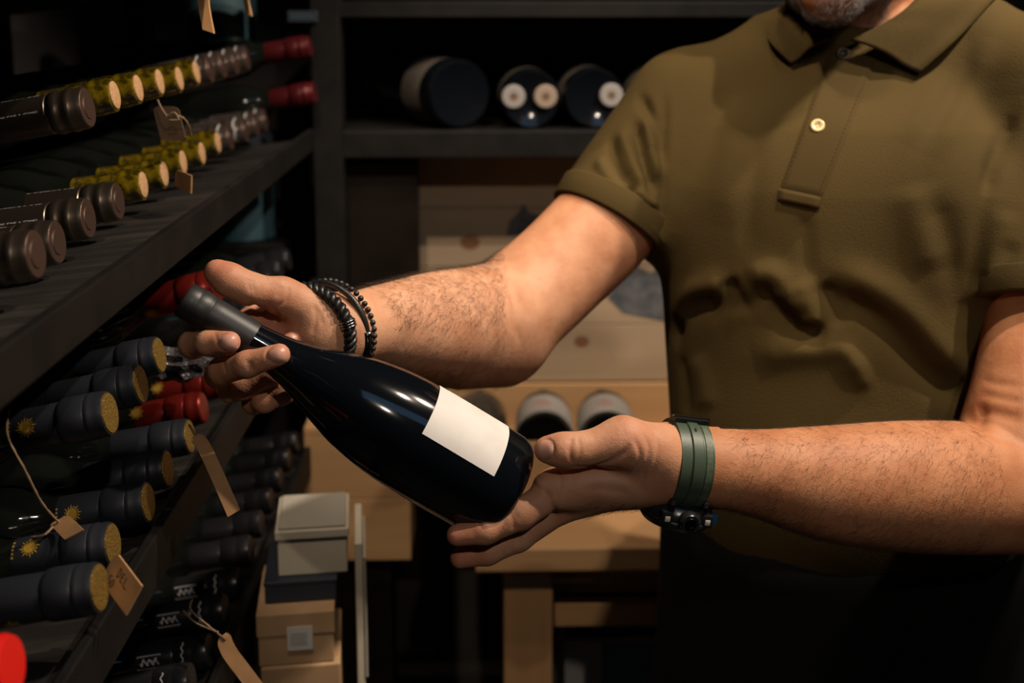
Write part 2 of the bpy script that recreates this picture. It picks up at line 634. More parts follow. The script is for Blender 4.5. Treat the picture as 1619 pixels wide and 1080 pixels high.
def make_bottle(kind):
    root = empty({'olive': 'corked_bottle'}.get(kind, 'wine_bottle'))
    if kind == 'olive':
        lathe('glass_body', BODY + [(0.0140, 0.240)], 'glass_dark', root, 28)
        nk = lathe('glass_neck', [(0.0141, 0.2395), (0.0139, 0.255), (0.0138, 0.279), (0.0150, 0.281), (0.0156, 0.285), (0.0152, 0.291),
                                  (0.0146, 0.293), (0.0148, 0.297), (0.0142, 0.2995), (0.0120, 0.300), (0.0118, 0.297)], 'olive_glass', root, 28)
        lathe('cork', [(0.0116, 0.290), (0.0116, 0.3008), (0.0105, 0.3012)], 'cork', root, 24)
        rr = random.Random(3)
        st = []
        for k in range(11):
            v0 = rr.uniform(-0.04, 0.04)
            z0 = rr.uniform(0.243, 0.272)
            s_ = [(z0, v0)]
            for j in range(4):
                s_.append((s_[-1][0] + rr.uniform(-0.003, 0.004), s_[-1][1] + rr.uniform(-0.004, 0.004)))
            st.append(s_)
        for zz in (0.2765, 0.2445):
            st.append([(zz, v) for v in np.linspace(-0.044, 0.044, 30)])
        v, f = strokes_on_cyl(0.0143, st, 0.00035)
        obj_from('engraving', v, f, 'ink', nk)
        return root
    lathe('glass_body', BODY + [(0.0142, 0.245), (0.0142, 0.296)], 'glass_dark', root, 28)
    if kind == 'bronze' or kind == 'silver':
        m = 'capsule_bronze' if kind == 'bronze' else 'capsule_silver'
        cp = lathe('capsule', [(0.0160, 0.222), (0.0161, 0.224), (0.0160, 0.272), (0.0154, 0.2728), (0.0154, 0.2740), (0.0166, 0.275), (0.0172, 0.277), (0.0175, 0.279), (0.0172, 0.281),
                               (0.0165, 0.2825), (0.0165, 0.2860), (0.0172, 0.2875), (0.0175, 0.2895), (0.0172, 0.2915), (0.0164, 0.2930), (0.0166, 0.297), (0.0158, 0.300)], m, root, 32)
        lathe('capsule_end', [(0.0156, 0.2998), (0.0150, 0.3006), (0.0095, 0.3004), (0.0090, 0.3012), (0.0, 0.3012)], 'capsule_bronze_end', root, 28, capped=False)
        v, f = glyph_line(0.01625, 0.226, 0.268, 0.0, 5)
        v2, f2 = glyph_line(0.01625, 0.226, 0.268, -0.0165, 9, 0.0008)
        v, f = merge([(v, f), (v2, f2)])
        obj_from('lettering', v, f, 'white_print', cp, smooth=False)
        if kind == 'silver':
            v, f = strokes_on_cyl(0.0175, [[(0.2895 + 0.001 * math.sin(k), v_) for k, v_ in enumerate(np.linspace(-0.02, 0.02, 14))]], 0.0012)
            obj_from('band_print', v, f, 'white_print', cp)
    elif kind in ('gold', 'navy'):
        cp = lathe('capsule', [(0.0147, 0.226), (0.0149, 0.227), (0.0148, 0.266), (0.0144, 0.2675), (0.0158, 0.2690), (0.0166, 0.272), (0.0165, 0.287),
                               (0.0161, 0.2878), (0.0165, 0.289), (0.0165, 0.2915), (0.0160, 0.2925), (0.0161, 0.297), (0.0152, 0.3003)], 'capsule_navy', root, 32)
        dd = []
        dd.append((0.0140, 0.2995))
        dd.append((0.0140, 0.3012))
        for k in range(8):
            dd.append((0.0128 - 0.0016 * k, 0.3012 + (0.0004 if k % 2 else 0.0)))
        dd.append((0.0, 0.3014))
        lathe('gold_seal', dd, 'gold', root, 28, capped=False)
        v, f = sun_mesh(0.0151, 0.2475)
        obj_from('sun_emblem', v, f, 'gold_print', cp, smooth=False)
    elif kind in ('red', 'crimson'):
        cp = lathe('capsule', [(0.0143, 0.228), (0.0146, 0.229), (0.0148, 0.264), (0.0143, 0.2655), (0.0156, 0.267), (0.0164, 0.270), (0.0164, 0.284),
                               (0.0158, 0.285), (0.0165, 0.287), (0.0165, 0.291), (0.0156, 0.2925), (0.0150, 0.299), (0.0135, 0.3005)], 'capsule_red' if kind == 'red' else 'capsule_crimson', root, 32)
        v, f = sun_mesh(0.0151, 0.2405)
        obj_from('gold_emblem', v, f, 'gold_print', cp, smooth=False)
    elif kind == 'brightred':
        lathe('capsule', [(0.0150, 0.222), (0.0152, 0.266), (0.0168, 0.269), (0.0170, 0.284), (0.0164, 0.286), (0.0168, 0.288), (0.0166, 0.297), (0.0150, 0.3005)], 'capsule_red_bright', root, 32)
    elif kind == 'black':
        cp = lathe('capsule', [(0.0147, 0.226), (0.0149, 0.227), (0.0150, 0.268), (0.0146, 0.269), (0.0162, 0.272), (0.0164, 0.286),
                               (0.0158, 0.288), (0.0163, 0.290), (0.0160, 0.297), (0.0148, 0.3003)], 'capsule_black', root, 32)
        r = 0.0152
        st = [[(0.236, -0.006), (0.258, -0.006), (0.258, 0.006), (0.236, 0.006), (0.236, -0.006)]]
        sq = [(0.2385 + 0.0018 * k, 0.0035 * math.sin(k * 2.1)) for k in range(11)]
        sq2 = [(0.2395 + 0.0025 * k, -0.001 + 0.003 * math.cos(k * 2.7)) for k in range(7)]
        v, f = strokes_on_cyl(r, st + [sq, sq2], 0.0004)
        obj_from('white_emblem', v, f, 'white_print', cp, smooth=False)
        st2 = [[(0.279 + 0.0012 * math.sin(k * 1.7), v_) for k, v_ in enumerate(np.linspace(-0.014, 0.014, 16))]]
        v, f = strokes_on_cyl(0.0167, st2, 0.0005)
        obj_from('band_print', v, f, 'white_print', cp)
    return root


PROTO = {}
ORD = {}
ORDN = ['first', 'second', 'third', 'fourth', 'fifth', 'sixth']
LABELS = {}


def place_bottle(kind, cap, tilt=8, yaw=0, face=None, label='', group='', scale=1.0, name=None):
    """cap: world position of the end of the neck; axis points out of the rack (+X), necks up by tilt"""
    t, w = math.radians(tilt), math.radians(yaw)
    d = np.array([math.cos(t) * math.cos(w), math.cos(t) * math.sin(w), math.sin(t)])
    q0 = rot_to(d)
    if face is None:
        face = nrm(CAM - cap) + np.array([0, 0, 0.25])
    lf = q0.inverted() @ V(face)
    q = rot_to(d, math.atan2(lf.y, lf.x))
    if kind not in PROTO:
        PROTO[kind] = make_bottle(kind)
        r = PROTO[kind]
    else:
        r = copy_tree(PROTO[kind])
    r.rotation_mode = 'QUATERNION'
    r.rotation_quaternion = q
    r.location = V(np.asarray(cap) - d * H * scale)
    r.scale = (scale,) * 3
    if name:
        r.name = name
    if group:
        ORD[group] = ORD.get(group, 0) + 1
        label = ORDN[ORD[group] - 1] + ' ' + label
    tag(r, label, 'bottle', group)
    return r


LB_BR_U = 'bronze capsuled bottle at the end of the upper row, beside corked green bottles'
place_bottle('bronze', PX(138, 170, -0.31), 10, label=LB_BR_U, group=None)
for i, p in enumerate([(181, 150), (218, 139), (252, 129), (283, 124), (310, 114)]):
    place_bottle('olive', PX(*p, -0.31), 10, label='corked olive bottle counted from the bronze one in the upper row', group='corked bottles in the upper row')
for i, p in enumerate([(332, 109), (352, 103), (372, 98), (390, 92)]):
    place_bottle('silver', PX(*p, -0.31), 10, label='silvery brown bottle past the corked ones in the upper row', group='silvery bottles in the upper row')
place_bottle('crimson', PX(490, 73, -0.248), 9, yaw=-4, face=(0, 1, 0.1), label='crimson capsuled bottle at the far end of the upper row', group=None)

lowL = [('bronze', (56, 402), -0.29), ('bronze', (90, 383), -0.31), ('bronze', (139, 345), -0.31), ('bronze', (186, 318), -0.31)]
for k, p, X in lowL:
    place_bottle(k, PX(*p, X), 7, label='bronze bottle along the bottom row, counting towards the corked ones', group='bronze bottles in the bottom row')
for p in [(226, 292), (259, 275), (289, 256), (319, 242), (344, 225)]:
    place_bottle('olive', PX(*p, -0.31), 7, label='corked olive bottle counted from the bronze ones in the bottom row', group='corked bottles in the bottom row')
for p in [(364, 217), (388, 205), (405, 197), (419, 190)]:
    place_bottle('silver', PX(*p, -0.310 if p[0] < 370 else -0.306), 8, label='silvery brown bottle past the corked ones in the bottom row', group='silvery bottles in the bottom row')
place_bottle('crimson', PX(497, 146, -0.243), 10, yaw=-6, face=(0, 1, 0.1), label='crimson capsuled bottle at the far end of the bottom row', group=None)

# second shelf
for p in [(251, 561), (221, 607), (172, 653)]:
    place_bottle('gold', PX(*p, -0.273 if p[0] > 240 else -0.265), 12, face=(0.0, -0.75, 0.35) if p[0] < 200 else (0.1, -0.8, -0.3),
                 label='gold seal bottle of the upper row, counting away from the film wrap', group='gold seal bottles in the upper row')
place_bottle('gold', PX(299, 690, -0.265), 9, face=(0, 0.5, -0.8), label='black capsuled bottle with gold seal touching the red capsules, shaded front', group=None)
for p, X, fc in [((264, 741), -0.265, (0, -0.9, -0.75)), ((233, 794), -0.262, (0, -0.85, 0.35)), ((177, 861), -0.265, (0, -0.75, 0.95)), ((156, 929), -0.246, (0, -0.6, -0.75))]:
    place_bottle('gold', PX(*p, X), 9, face=fc, label='gold seal bottle of the bottom row, counting towards the scarlet capsule', group='gold seal bottles in the bottom row')
for p, X in [((322, 644), -0.270), ((348, 605), -0.271)]:
    place_bottle('red', PX(*p, X), 10, face=(0, -0.6, 0.5), label='metallic red bottle below the hand, counted from the gold seal bottles', group='red bottles below the hand')
place_bottle('red', PX(343, 452, -0.262), 14, face=(0, -0.85, -0.55), label='dark red capsuled bottle behind the neck of the held bottle', group=None, scale=1.08)
place_bottle('brightred', PX(18, 1052, -0.25), 10, label='bright scarlet capsuled bottle nearest the gold seal bottles, cut off', group=None)
for k in range(5):
    place_bottle('black', np.array([-0.27, 1.265 + 0.064 * k, 1.160]), 10, face=(0, 1, -1), label='dark bottle behind the thumb, counting towards the back wall', group='dark bottles behind the hand')
# third shelf
for p in [(378, 920), (356, 963), (331, 1028), (302, 1076)]:
    place_bottle('black', PX(*p, -0.265), 9, face=(0, -1, 0.35), label='white emblem bottle on the third shelf, counted from the plain black ones', group='white emblem bottles on the third shelf')
for k in range(6):
    place_bottle('black', np.array([-0.265, 1.195 + 0.063 * k, 0.903]), 9, face=(0, 1, -0.5), label='plain black bottle on the third shelf, counted from the white emblem ones', group='plain black bottles on the third shelf')
# clear film wrap around a red capsule
fp = PX(285, 577, -0.28)
fv = []
bm = bmesh.new()
bmesh.ops.create_icosphere(bm, subdivisions=3, radius=0.02)
for v in bm.verts:
    n_ = math.sin(v.co.x * 400) * 0.12 + math.sin(v.co.y * 520 + 1) * 0.12 + math.sin(v.co.z * 470) * 0.12
    v.co = Vector((v.co.x * 1.25, v.co.y * 0.8, v.co.z * 0.8)) * (1 + n_) + V(fp)
me = bpy.data.meshes.new('film_wrap')
bm.to_mesh(me)
bm.free()
me.materials.append(M['plastic_film'])
o = bpy.data.objects.new('film_wrap', me)
COL.objects.link(o)
tag(o, 'crumpled shiny plastic film between the gold seal and red capsules', 'film')


# ------------------------------------------------------------------ price tags on twine
def ribbon_tag(name, center_pts, side, width, label, strings=(), writing=None, group=None, card='kraft'):
    """a strip of kraft card following center_pts (list of points), side = width direction"""
    c = catmull(center_pts, 14)
    s = nrm(side)
    vs_, fs = [], []
    th = 0.0006
    m = len(c)
    for i in range(m):
        w = width / 2
        u = i / (m - 1)
        if u < 0.12:
            w *= 0.55 + 0.45 * u / 0.12
        t = nrm(c[min(i + 1, m - 1)] - c[max(i - 1, 0)])
        nn = nrm(np.cross(t, s))
        for (a, b) in ((-w, th), (w, th), (w, -th), (-w, -th)):
            vs_.append(c[i] + s * a + nn * b)
    for i in range(m - 1):
        for k in range(4):
            fs.append((i * 4 + k, i * 4 + (k + 1) % 4, (i + 1) * 4 + (k + 1) % 4, (i + 1) * 4 + k))
    fs.append((3, 2, 1, 0))
    fs.append(tuple((m - 1) * 4 + k for k in range(4)))
    root = empty(name, c[0])
    rel(obj_from('card', vs_, fs, card, smooth=False), root)
    for st in strings:
        pts = catmull(st, 26)
        rad = [0.0009 + 0.0002 * math.sin(k * 2.3) for k in range(len(pts))]
        rel(tube('twine', pts, rad, 'twine', n=6), root)
    if writing:
        ws, wf = [], []
        L = np.linalg.norm(c[-1] - c[0])
        for st in writing:
            for (a, b) in zip(st[:-1], st[1:]):
                pa, pb = [c[0] + (c[-1] - c[0]) * q[0] + s * (q[1] * width) for q in (a, b)]
                t = nrm(c[-1] - c[0])
                nn = nrm(np.cross(t, s)) 
                d = nrm(pb - pa)
                sd = np.cross(d, nn) * 0.00035
                for sg in (1, -1):
                    oo = len(ws)
                    ws += [pa + sd + nn * 0.0012 * sg, pa - sd + nn * 0.0012 * sg, pb - sd + nn * 0.0012 * sg, pb + sd + nn * 0.0012 * sg]
                    wf.append((oo, oo + 1, oo + 2, oo + 3))
        rel(obj_from('handwriting', ws, wf, 'ink', smooth=False), root)
    return tag(root, label, 'tag', group)


def arc(cx, cy, rx, ry, a0, a1, n=9):
    return [(cx + rx * math.cos(math.radians(a0 + (a1 - a0) * k / (n - 1))), cy + ry * math.sin(math.radians(a0 + (a1 - a0) * k / (n - 1)))) for k in range(n)]


# handwriting "50" and "DEL": (along, across) in units of the card's length and width
WR = [[(0.33, 0.32), (0.33, 0.02)], [(0.33, 0.32), (0.38, 0.29), (0.41, 0.18), (0.38, 0.06), (0.33, 0.02)],
      [(0.52, 0.28), (0.46, 0.29), (0.46, 0.03), (0.53, 0.02)], [(0.46, 0.16), (0.51, 0.16)],
      [(0.58, 0.28), (0.58, 0.01), (0.70, 0.00)],
      [(0.25, -0.08), (0.19, -0.08), (0.185, -0.20), (0.23, -0.19), (0.255, -0.27), (0.22, -0.35), (0.18, -0.33)],
      arc(0.32, -0.22, 0.035, 0.12, 0, 360, 12)]
dirB = np.array([0.985, 0, 0.17])
a0, a1 = P(172, 895, 0.735), P(213, 950, 0.72)
ribbon_tag('price_tag', [a0, (a0 + a1) / 2, a1], P(200, 905, 0.725) - P(182, 938, 0.725), 0.021,
           'kraft price tag with handwriting hanging under the gold seal bottles', writing=WR)
ribbon_tag('price_tag', [P(309, 690, 0.91), P(323, 708, 0.90), P(345, 755, 0.885), P(370, 812, 0.875)], RT * 0.80 + UP * 0.42 + FW * 0.40, 0.0105,
           'curled kraft tag hanging over the lip of the second shelf', strings=[[P(299, 672, 0.93), P(304, 680, 0.92), P(310, 695, 0.908)]])
ribbon_tag('price_tag', [P(93, 822, 0.80), P(104, 832, 0.79), P(118, 846, 0.78)], np.array([0.9, -0.1, 0.5]), 0.016,
           'small kraft tag tied by a long twine between gold seal bottles',
           strings=[[P(14, 648, 0.76), P(12, 690, 0.755), P(40, 745, 0.76), P(66, 795, 0.78), P(95, 828, 0.798)], [P(88, 828, 0.798), P(70, 846, 0.79), P(50, 850, 0.80)]])
ribbon_tag('price_tag', [P(322, -25, 1.02), P(322, 5, 1.02), P(330, 50, 1.01)], np.array([0.75, -0.6, -0.2]), 0.016,
           'long kraft tag hanging from above over the corked bottles', strings=[[PX(322, -60, XS - 0.004), P(321, -40, 1.02), P(322, -22, 1.02)]])
ribbon_tag('price_tag', [P(386, -25, 1.22), P(389, 0, 1.22), P(394, 24, 1.21)], np.array([0.6, -0.8, -0.1]), 0.013,
           'narrow kraft tag hanging from above near the silvery bottles', strings=[[P(384, -50, 1.24), P(385, -35, 1.22), P(386, -22, 1.22)]])
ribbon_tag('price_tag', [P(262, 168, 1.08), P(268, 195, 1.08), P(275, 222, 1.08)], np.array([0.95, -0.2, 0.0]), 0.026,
           'kraft tag with shade painted into its colour, on knotted twine between the two rows of corked bottles', card='kraft_brown_shaded',
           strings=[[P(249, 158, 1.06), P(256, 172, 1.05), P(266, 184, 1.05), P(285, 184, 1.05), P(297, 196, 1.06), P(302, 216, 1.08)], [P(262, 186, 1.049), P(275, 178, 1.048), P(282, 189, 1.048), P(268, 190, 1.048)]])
ribbon_tag('price_tag', [P(278, 282, 1.08), P(290, 286, 1.06), P(303, 292, 1.045)], np.array([0.1, -0.1, 1.0]), 0.017,
           'brown kraft tag lying under the corked bottles of the bottom row')
ribbon_tag('price_tag', [P(352, 1005, 1.00), P(362, 1030, 0.99), P(384, 1060, 0.98), P(408, 1092, 0.97)], RT * 0.75 + UP * 0.5 + FW * 0.4, 0.013,
           'kraft tag tied with twine to the white emblem bottles', strings=[[P(304, 948, 1.02), P(302, 965, 1.015), P(330, 990, 1.005), P(357, 1012, 0.995)], [P(290, 966, 1.02), P(310, 985, 1.01), P(345, 1000, 1.0)]])

# ------------------------------------------------------------------ rack on the back wall
YB = 1.66
brack = empty('back_rack', (0.35, YB, 0))
tag(brack, 'black steel rack across the back holding large dark bottles', 'rack')
zt = PY(700, 207, YB)[2]
zb = PY(700, 250, YB)[2]
z2t, z2b = PY(700, 2, YB)[2], PY(700, 28, YB)[2]
xL, xR = -0.245, 1.5
rel(box('shelf_board', (xL, YB, zb), (xR, 2.10, zt), 'black_steel', bev=0.002), brack)
rel(box('shelf_board', (xL, YB, z2b), (xR, 2.10, z2t), 'black_steel', bev=0.002), brack)
rel(box('back_panel', (xL, 2.10, 0.85), (xR, 2.12, 2.2), 'dark_wall', bev=0), brack)
px0, px1 = PY(500, 300, YB)[0], PY(545, 300, YB)[0]
rel(box('upright', (px0, YB - 0.02, 0), (px1, YB + 0.03, 2.3), 'black_steel', bev=0.002), brack)
rel(box('upright', (xR - 0.04, YB, 0), (xR, YB + 0.04, 2.3), 'black_steel', bev=0.002), brack)
rel(box('side_panel', (px1 + 0.001, YB + 0.03, 0.6), (PY(660, 300, YB)[0] - 0.002, YB + 0.06, zb - 0.001), 'brown_panel', bev=0), brack)
# corner ledges carrying the teal tubes
for (xx, yy, zname) in ((435, 378, 0), (403, 66, 1)):
    p = PY(xx, yy, YB + 0.05)
    rel(box('corner_ledge', (p[0] - 0.20, YB + 0.0, p[2] - 0.014), (p[0] + 0.02, YB + 0.14, p[2]), 'black_steel', bev=0.001), brack)
    t = empty('gift_tube', (p[0] - 0.055, YB + 0.07, p[2]))
    lathe('tube_body', [(0.050, 0.0), (0.054, 0.003), (0.054, 0.16 if zname == 0 else 0.20)], 'teal_card', t, 36)
    lathe('tube_lid', [(0.0555, 0.13 if zname == 0 else 0.17), (0.0555, 0.162 if zname == 0 else 0.202), (0.05, 0.164 if zname == 0 else 0.204)], 'navy_card', t, 36)
    tag(t, ['teal cardboard gift tube standing below the top sloping shelf in the corner', 'teal cardboard gift tube standing behind the silvery bottles'][zname], 'tube')
p = PY(478, 26, YB - 0.03)
sg = empty('shelf_sign', p)
rel(box('plate', (p[0] - 0.021, YB - 0.031, p[2] - 0.008), (p[0] + 0.021, YB - 0.021, p[2] + 0.008), 'navy_card', bev=0.001), sg)
v, f = [], []
for k in range(6):
    x = p[0] - 0.016 + k * 0.0055
    v2, f2 = box_data((x, YB - 0.0318, p[2] - 0.003), (x + 0.003, YB - 0.0311, p[2] + 0.003))
    v, f = merge([(v, f), (v2, f2)])
rel(obj_from('lettering', v, f, 'teal_card', smooth=False), sg)
tag(sg, 'small dark sign plate with teal lettering high on the black post', 'sign')

BIG = [(0.020, 0.008), (0.034, 0.002), (0.040, 0.0), (0.0425, 0.004), (0.0432, 0.012), (0.0432, 0.19), (0.041, 0.205), (0.030, 0.235), (0.019, 0.262), (0.0145, 0.285), (0.0145, 0.325), (0.016, 0.327), (0.016, 0.345), (0.013, 0.346)]


def big_bottle(px, py, rpx, yaw, discs, label, labelside=None):
    pos = PY(px, py, YB + 0.025)
    sc = rpx / (FPX / ((pos - CAM) @ FW)) / 0.0432
    w = math.radians(yaw)
    d = np.array([math.sin(w), math.cos(w), 0.0])
    r = empty('large_bottle', (pos[0], pos[1], zt + 0.0432 * sc + 0.0005), rot_to(d))
    lathe('glass_body', [(a * sc, b) for a, b in BIG], 'glass_black', r, 40)
    lathe('capsule', [(0.0152 * sc, 0.27), (0.0158 * sc, 0.30), (0.0172 * sc, 0.345), (0.012 * sc, 0.348)], 'capsule_black', r, 24)
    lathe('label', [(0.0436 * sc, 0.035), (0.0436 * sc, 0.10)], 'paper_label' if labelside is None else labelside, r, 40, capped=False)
    inv = r.matrix_world.inverted()
    for (dx, dy, br) in discs:
        c = inv @ V(PY(dx, dy, pos[1] - 0.002))
        rad = 0.0175
        rd = lathe('pale_disc', [(0.006, 0.0), (rad, 0.0), (rad, -0.004), (rad * 0.9, -0.0055), (0.006, -0.0055)], br, r, 28, capped=False)
        lathe('disc_centre', [(0.0062, 0.0), (0.0062, -0.0048), (0.0, -0.0050)], 'kraft_brown_shaded', rd, 18, capped=False)
        rd.location = (c.x, c.y, 0.003)
    tag(r, label, 'bottle', None)
    return r


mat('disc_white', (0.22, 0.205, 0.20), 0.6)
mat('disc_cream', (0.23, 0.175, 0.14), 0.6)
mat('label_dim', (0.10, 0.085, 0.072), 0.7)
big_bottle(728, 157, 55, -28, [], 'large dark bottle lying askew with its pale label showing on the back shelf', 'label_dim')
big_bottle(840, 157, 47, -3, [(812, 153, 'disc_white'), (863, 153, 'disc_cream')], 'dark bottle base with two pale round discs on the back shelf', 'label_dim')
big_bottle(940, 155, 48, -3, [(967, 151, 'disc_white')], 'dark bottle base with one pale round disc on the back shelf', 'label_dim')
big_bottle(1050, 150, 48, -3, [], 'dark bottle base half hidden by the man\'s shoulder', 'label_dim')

# ------------------------------------------------------------------ pale wooden crate with printed picture
YC = 1.80
cx0, cx1 = PY(662, 300, YC)[0], PY(1100, 300, YC)[0] + 0.12
ctop, cbot = zb - 0.002, PY(800, 604, YC)[2]
crate = empty('printed_crate', ((cx0 + cx1) / 2, YC, cbot))
tag(crate, 'pale pine crate with a faded blue-grey mountain print under the back shelf', 'crate')
nb = 4
for k in range(nb):
    za, zc_ = cbot + (ctop - cbot) * k / nb, cbot + (ctop - cbot) * (k + 1) / nb
    rel(box('plank', (cx0, YC, za + 0.0006), (cx1, YC + 0.014, zc_ - 0.0006), 'pine_pale', bev=0.001), crate)
rel(box('side_board', (cx0, YC + 0.0145, cbot), (cx0 + 0.012, YC + 0.28, ctop), 'pine_pale', bev=0.001), crate)
rel(box('side_board', (cx1 - 0.012, YC + 0.0145, cbot), (cx1, YC + 0.28, ctop), 'pine_pale', bev=0.001), crate)


def blob_poly(cx, cz, pts):
    return [(cx + a, cz + b) for a, b in pts]


def print_patch(pixels, parent, name='mountain_print'):
    w = [PY(x, y, YC - 0.0008) for x, y in pixels]
    o = obj_from(name, w, [tuple(range(len(w)))], 'ink_blue', smooth=False)
    return rel(o, parent)


print_patch([(800, 372), (806, 350), (818, 338), (828, 322), (836, 336), (850, 340), (862, 352), (880, 346), (905, 330), (940, 352), (940, 372)], crate)
print_patch([(960, 470), (985, 440), (1005, 420), (1030, 432), (1060, 405), (1095, 440), (1120, 480), (1120, 500), (1050, 508), (985, 495)], crate)
mat('knot', (0.20, 0.09, 0.045), 0.6)
kn = []
for (kx, ky, rr_) in [(743, 383, 12), (920, 540, 9), (872, 530, 7)]:
    n_ = 14
    w = [PY(kx + rr_ * 1.3 * math.cos(2 * math.pi * k / n_), ky + rr_ * math.sin(2 * math.pi * k / n_), YC - 0.0006) for k in range(n_)]
    rel(obj_from('knot', w, [tuple(range(n_))], 'knot', smooth=False), crate)

# ------------------------------------------------------------------ pine table, tray with three bottles
YT = 1.45
tz = PY(900, 868, YT)[2]
tzb = PY(900, 904, YT)[2]
tx0, tx1 = PY(752, 890, YT)[0], 1.25
table = empty('pine_table', ((tx0 + tx1) / 2, YT + 0.2, 0))
tag(table, 'pale pine table against the back rack behind the man', 'table')
for k in range(3):
    ya, yb2 = YT + k * 0.125, YT + (k + 1) * 0.125
    rel(box('plank', (tx0, ya + 0.0004, tzb), (tx1, yb2 - 0.0004, tz), 'pine', bev=0.0015), table)
lx0, lx1 = PY(797, 990, YT + 0.02)[0], PY(874, 990, YT + 0.02)[0]
for (xa, xb_) in ((lx0, lx1), (tx1 - 0.12, tx1 - 0.05)):
    for ya in (YT + 0.02, YT + 0.29):
        rel(box('leg', (xa, ya, 0), (xb_, ya + 0.055, tzb - 0.0002), 'pine_vertical', bev=0.002), table)
r0, r1 = PY(900, 985, YT + 0.045)[2], PY(900, 949, YT + 0.045)[2]
rel(box('rail', (lx1 + 0.0005, YT + 0.035, r0), (tx1 - 0.121, YT + 0.055, r1), 'pine', bev=0.0015), table)
rel(box('apron_board', (lx1 + 0.0005, YT + 0.062, r1 + 0.001), (tx1 - 0.121, YT + 0.074, tzb - 0.001), 'pine', bev=0.001), table)

yTr = 1.60
trz = PY(860, 690, yTr)[2]
tray = empty('bottle_tray', (0.15, yTr + 0.08, tz))
tag(tray, 'open pine tray on the table carrying three labelled bottles', 'tray')
trx0, trx1 = PY(700, 690, yTr)[0], PY(1150, 690, yTr)[0]
rel(box('front_board', (trx0, yTr - 0.03, tz + 0.0005), (trx1, yTr - 0.016, trz), 'pine', bev=0.001), tray)
rel(box('bottom_board', (trx0, yTr - 0.0155, trz - 0.066), (trx1, YC - 0.013, trz - 0.056), 'pine', bev=0.001), tray)
rel(box('back_board', (trx0, YC - 0.012, tz + 0.0005), (trx1, YC - 0.001, cbot - 0.001), 'pine', bev=0.001), tray)
for x in (trx0, trx1 - 0.012):
    rel(box('side_board', (x + 0.0005, yTr - 0.0155, tz + 0.0005), (x + 0.0115, YC - 0.0125, trz - 0.0665), 'pine', bev=0.001), tray)
mat('label_red_print', (0.30, 0.07, 0.055), 0.6)
mat('label_grey', (0.27, 0.25, 0.24), 0.7, noise=30, color2=(0.24, 0.22, 0.205))
for i, (px, py, labelled) in enumerate([(757, 668, False), (861, 662, True), (962, 660, True)]):
    base = PY(px, 672, yTr + 0.0)
    d = nrm(np.array([0.04 if i else 0.0, 0.998, 0.03]))
    root = empty('labelled_bottle', (base[0], yTr + 0.002, trz - 0.010), rot_to(d))
    sc = 0.043
    lathe('glass_body', [(0.018, 0.010), (0.034, 0.003), (0.040, 0.0), (sc, 0.006), (sc, 0.095), (0.040, 0.108), (0.024, 0.135), (0.0155, 0.150), (0.0145, 0.178)],
          'glass_dark', root, 40)
    if labelled:
        lb = lathe('label', [(sc + 0.0005, 0.012), (sc + 0.0005, 0.082)], 'label_grey', root, 40, capped=False)
        # small red crest printed on the upper side of the label
        upl = root.rotation_quaternion.inverted() @ Vector((-0.1, -0.25, 1))
        a0_ = math.atan2(upl.y, upl.x)
        st = []
        for (za, va, zb_, vb) in [(0.045, -0.014, 0.050, 0.0), (0.050, 0.0, 0.045, 0.014), (0.040, -0.010, 0.042, 0.010), (0.052, -0.008, 0.054, 0.006), (0.036, -0.004, 0.036, 0.006)]:
            st.append([(za, va + a0_ * (sc + 0.001)), (zb_, vb + a0_ * (sc + 0.001))])
        v, f = strokes_on_cyl(sc + 0.001, st, 0.0016)
        obj_from('red_crest', v, f, 'label_red_print', lb)
    tag(root, ['', 'red crest bottle in the pine tray beside the unlabelled one', 'red crest bottle in the pine tray nearest the man\'s shirt'][i] if labelled else 'dark unlabelled bottle leaning in the pine tray behind the held bottle', 'bottle',
        'red crest bottles in the tray' if labelled else None)

# blue and white cartons under the table
yb_ = YT + 0.14
p0, p1 = PY(893, 1012, yb_), PY(1012, 1080, yb_)
un = empty('carton', ((p0[0] + p1[0]) / 2, yb_ + 0.1, 0))
rel(box('body', (p0[0], yb_, 0.0), (p1[0] + 0.1, yb_ + 0.2, p0[2]), 'white_card', bev=0.001), un)
pm = PY(952, 1040, yb_)
rel(box('blue_panel', (pm[0], yb_ - 0.001, p0[2] - 0.10), (p1[0] + 0.1, yb_ - 0.0001, p0[2] - 0.004), 'blue_card', bev=0), un)
rel(box('lid', (p0[0] + 0.005, yb_ + 0.01, p0[2] + 0.0003), (p1[0] + 0.09, yb_ + 0.19, p0[2] + 0.028), 'navy_card', bev=0.001), un)
tag(un, 'white carton with blue panel and dark lid under the pine table', 'carton')

# wooden crate left of the table on a black plinth
yk = 1.53
q0, q1 = PY(480, 690, yk), PY(650, 886, yk)
ck = empty('wine_crate', ((q0[0] + q1[0]) / 2, yk, q1[2]))
hh = q0[2] - q1[2]
for k in range(2):
    rel(box('plank', (q0[0], yk, q1[2] + hh * k / 2 + 0.0005), (q1[0], yk + 0.014, q1[2] + hh * (k + 1) / 2 - 0.0005), 'pine', bev=0.001), ck)
rel(box('side_board', (q1[0] - 0.014, yk + 0.0145, q1[2]), (q1[0], yk + 0.10, q0[2]), 'pine', bev=0.001), ck)
rel(box('side_board', (q0[0], yk + 0.0145, q1[2]), (q0[0] + 0.014, yk + 0.10, q0[2]), 'pine', bev=0.001), ck)
rel(box('lid_board', (q0[0], yk, q0[2] + 0.0003), (q1[0], yk + 0.10, q0[2] + 0.012), 'pine', bev=0.001), ck)
tag(ck, 'pine wine crate between the long rack and the pine table', 'crate')
pl = box('plinth', (q0[0] + 0.004, yk + 0.012, 0), (q1[0] - 0.03, yk + 0.098, q1[2] - 0.0005), 'brown_panel', bev=0.003)
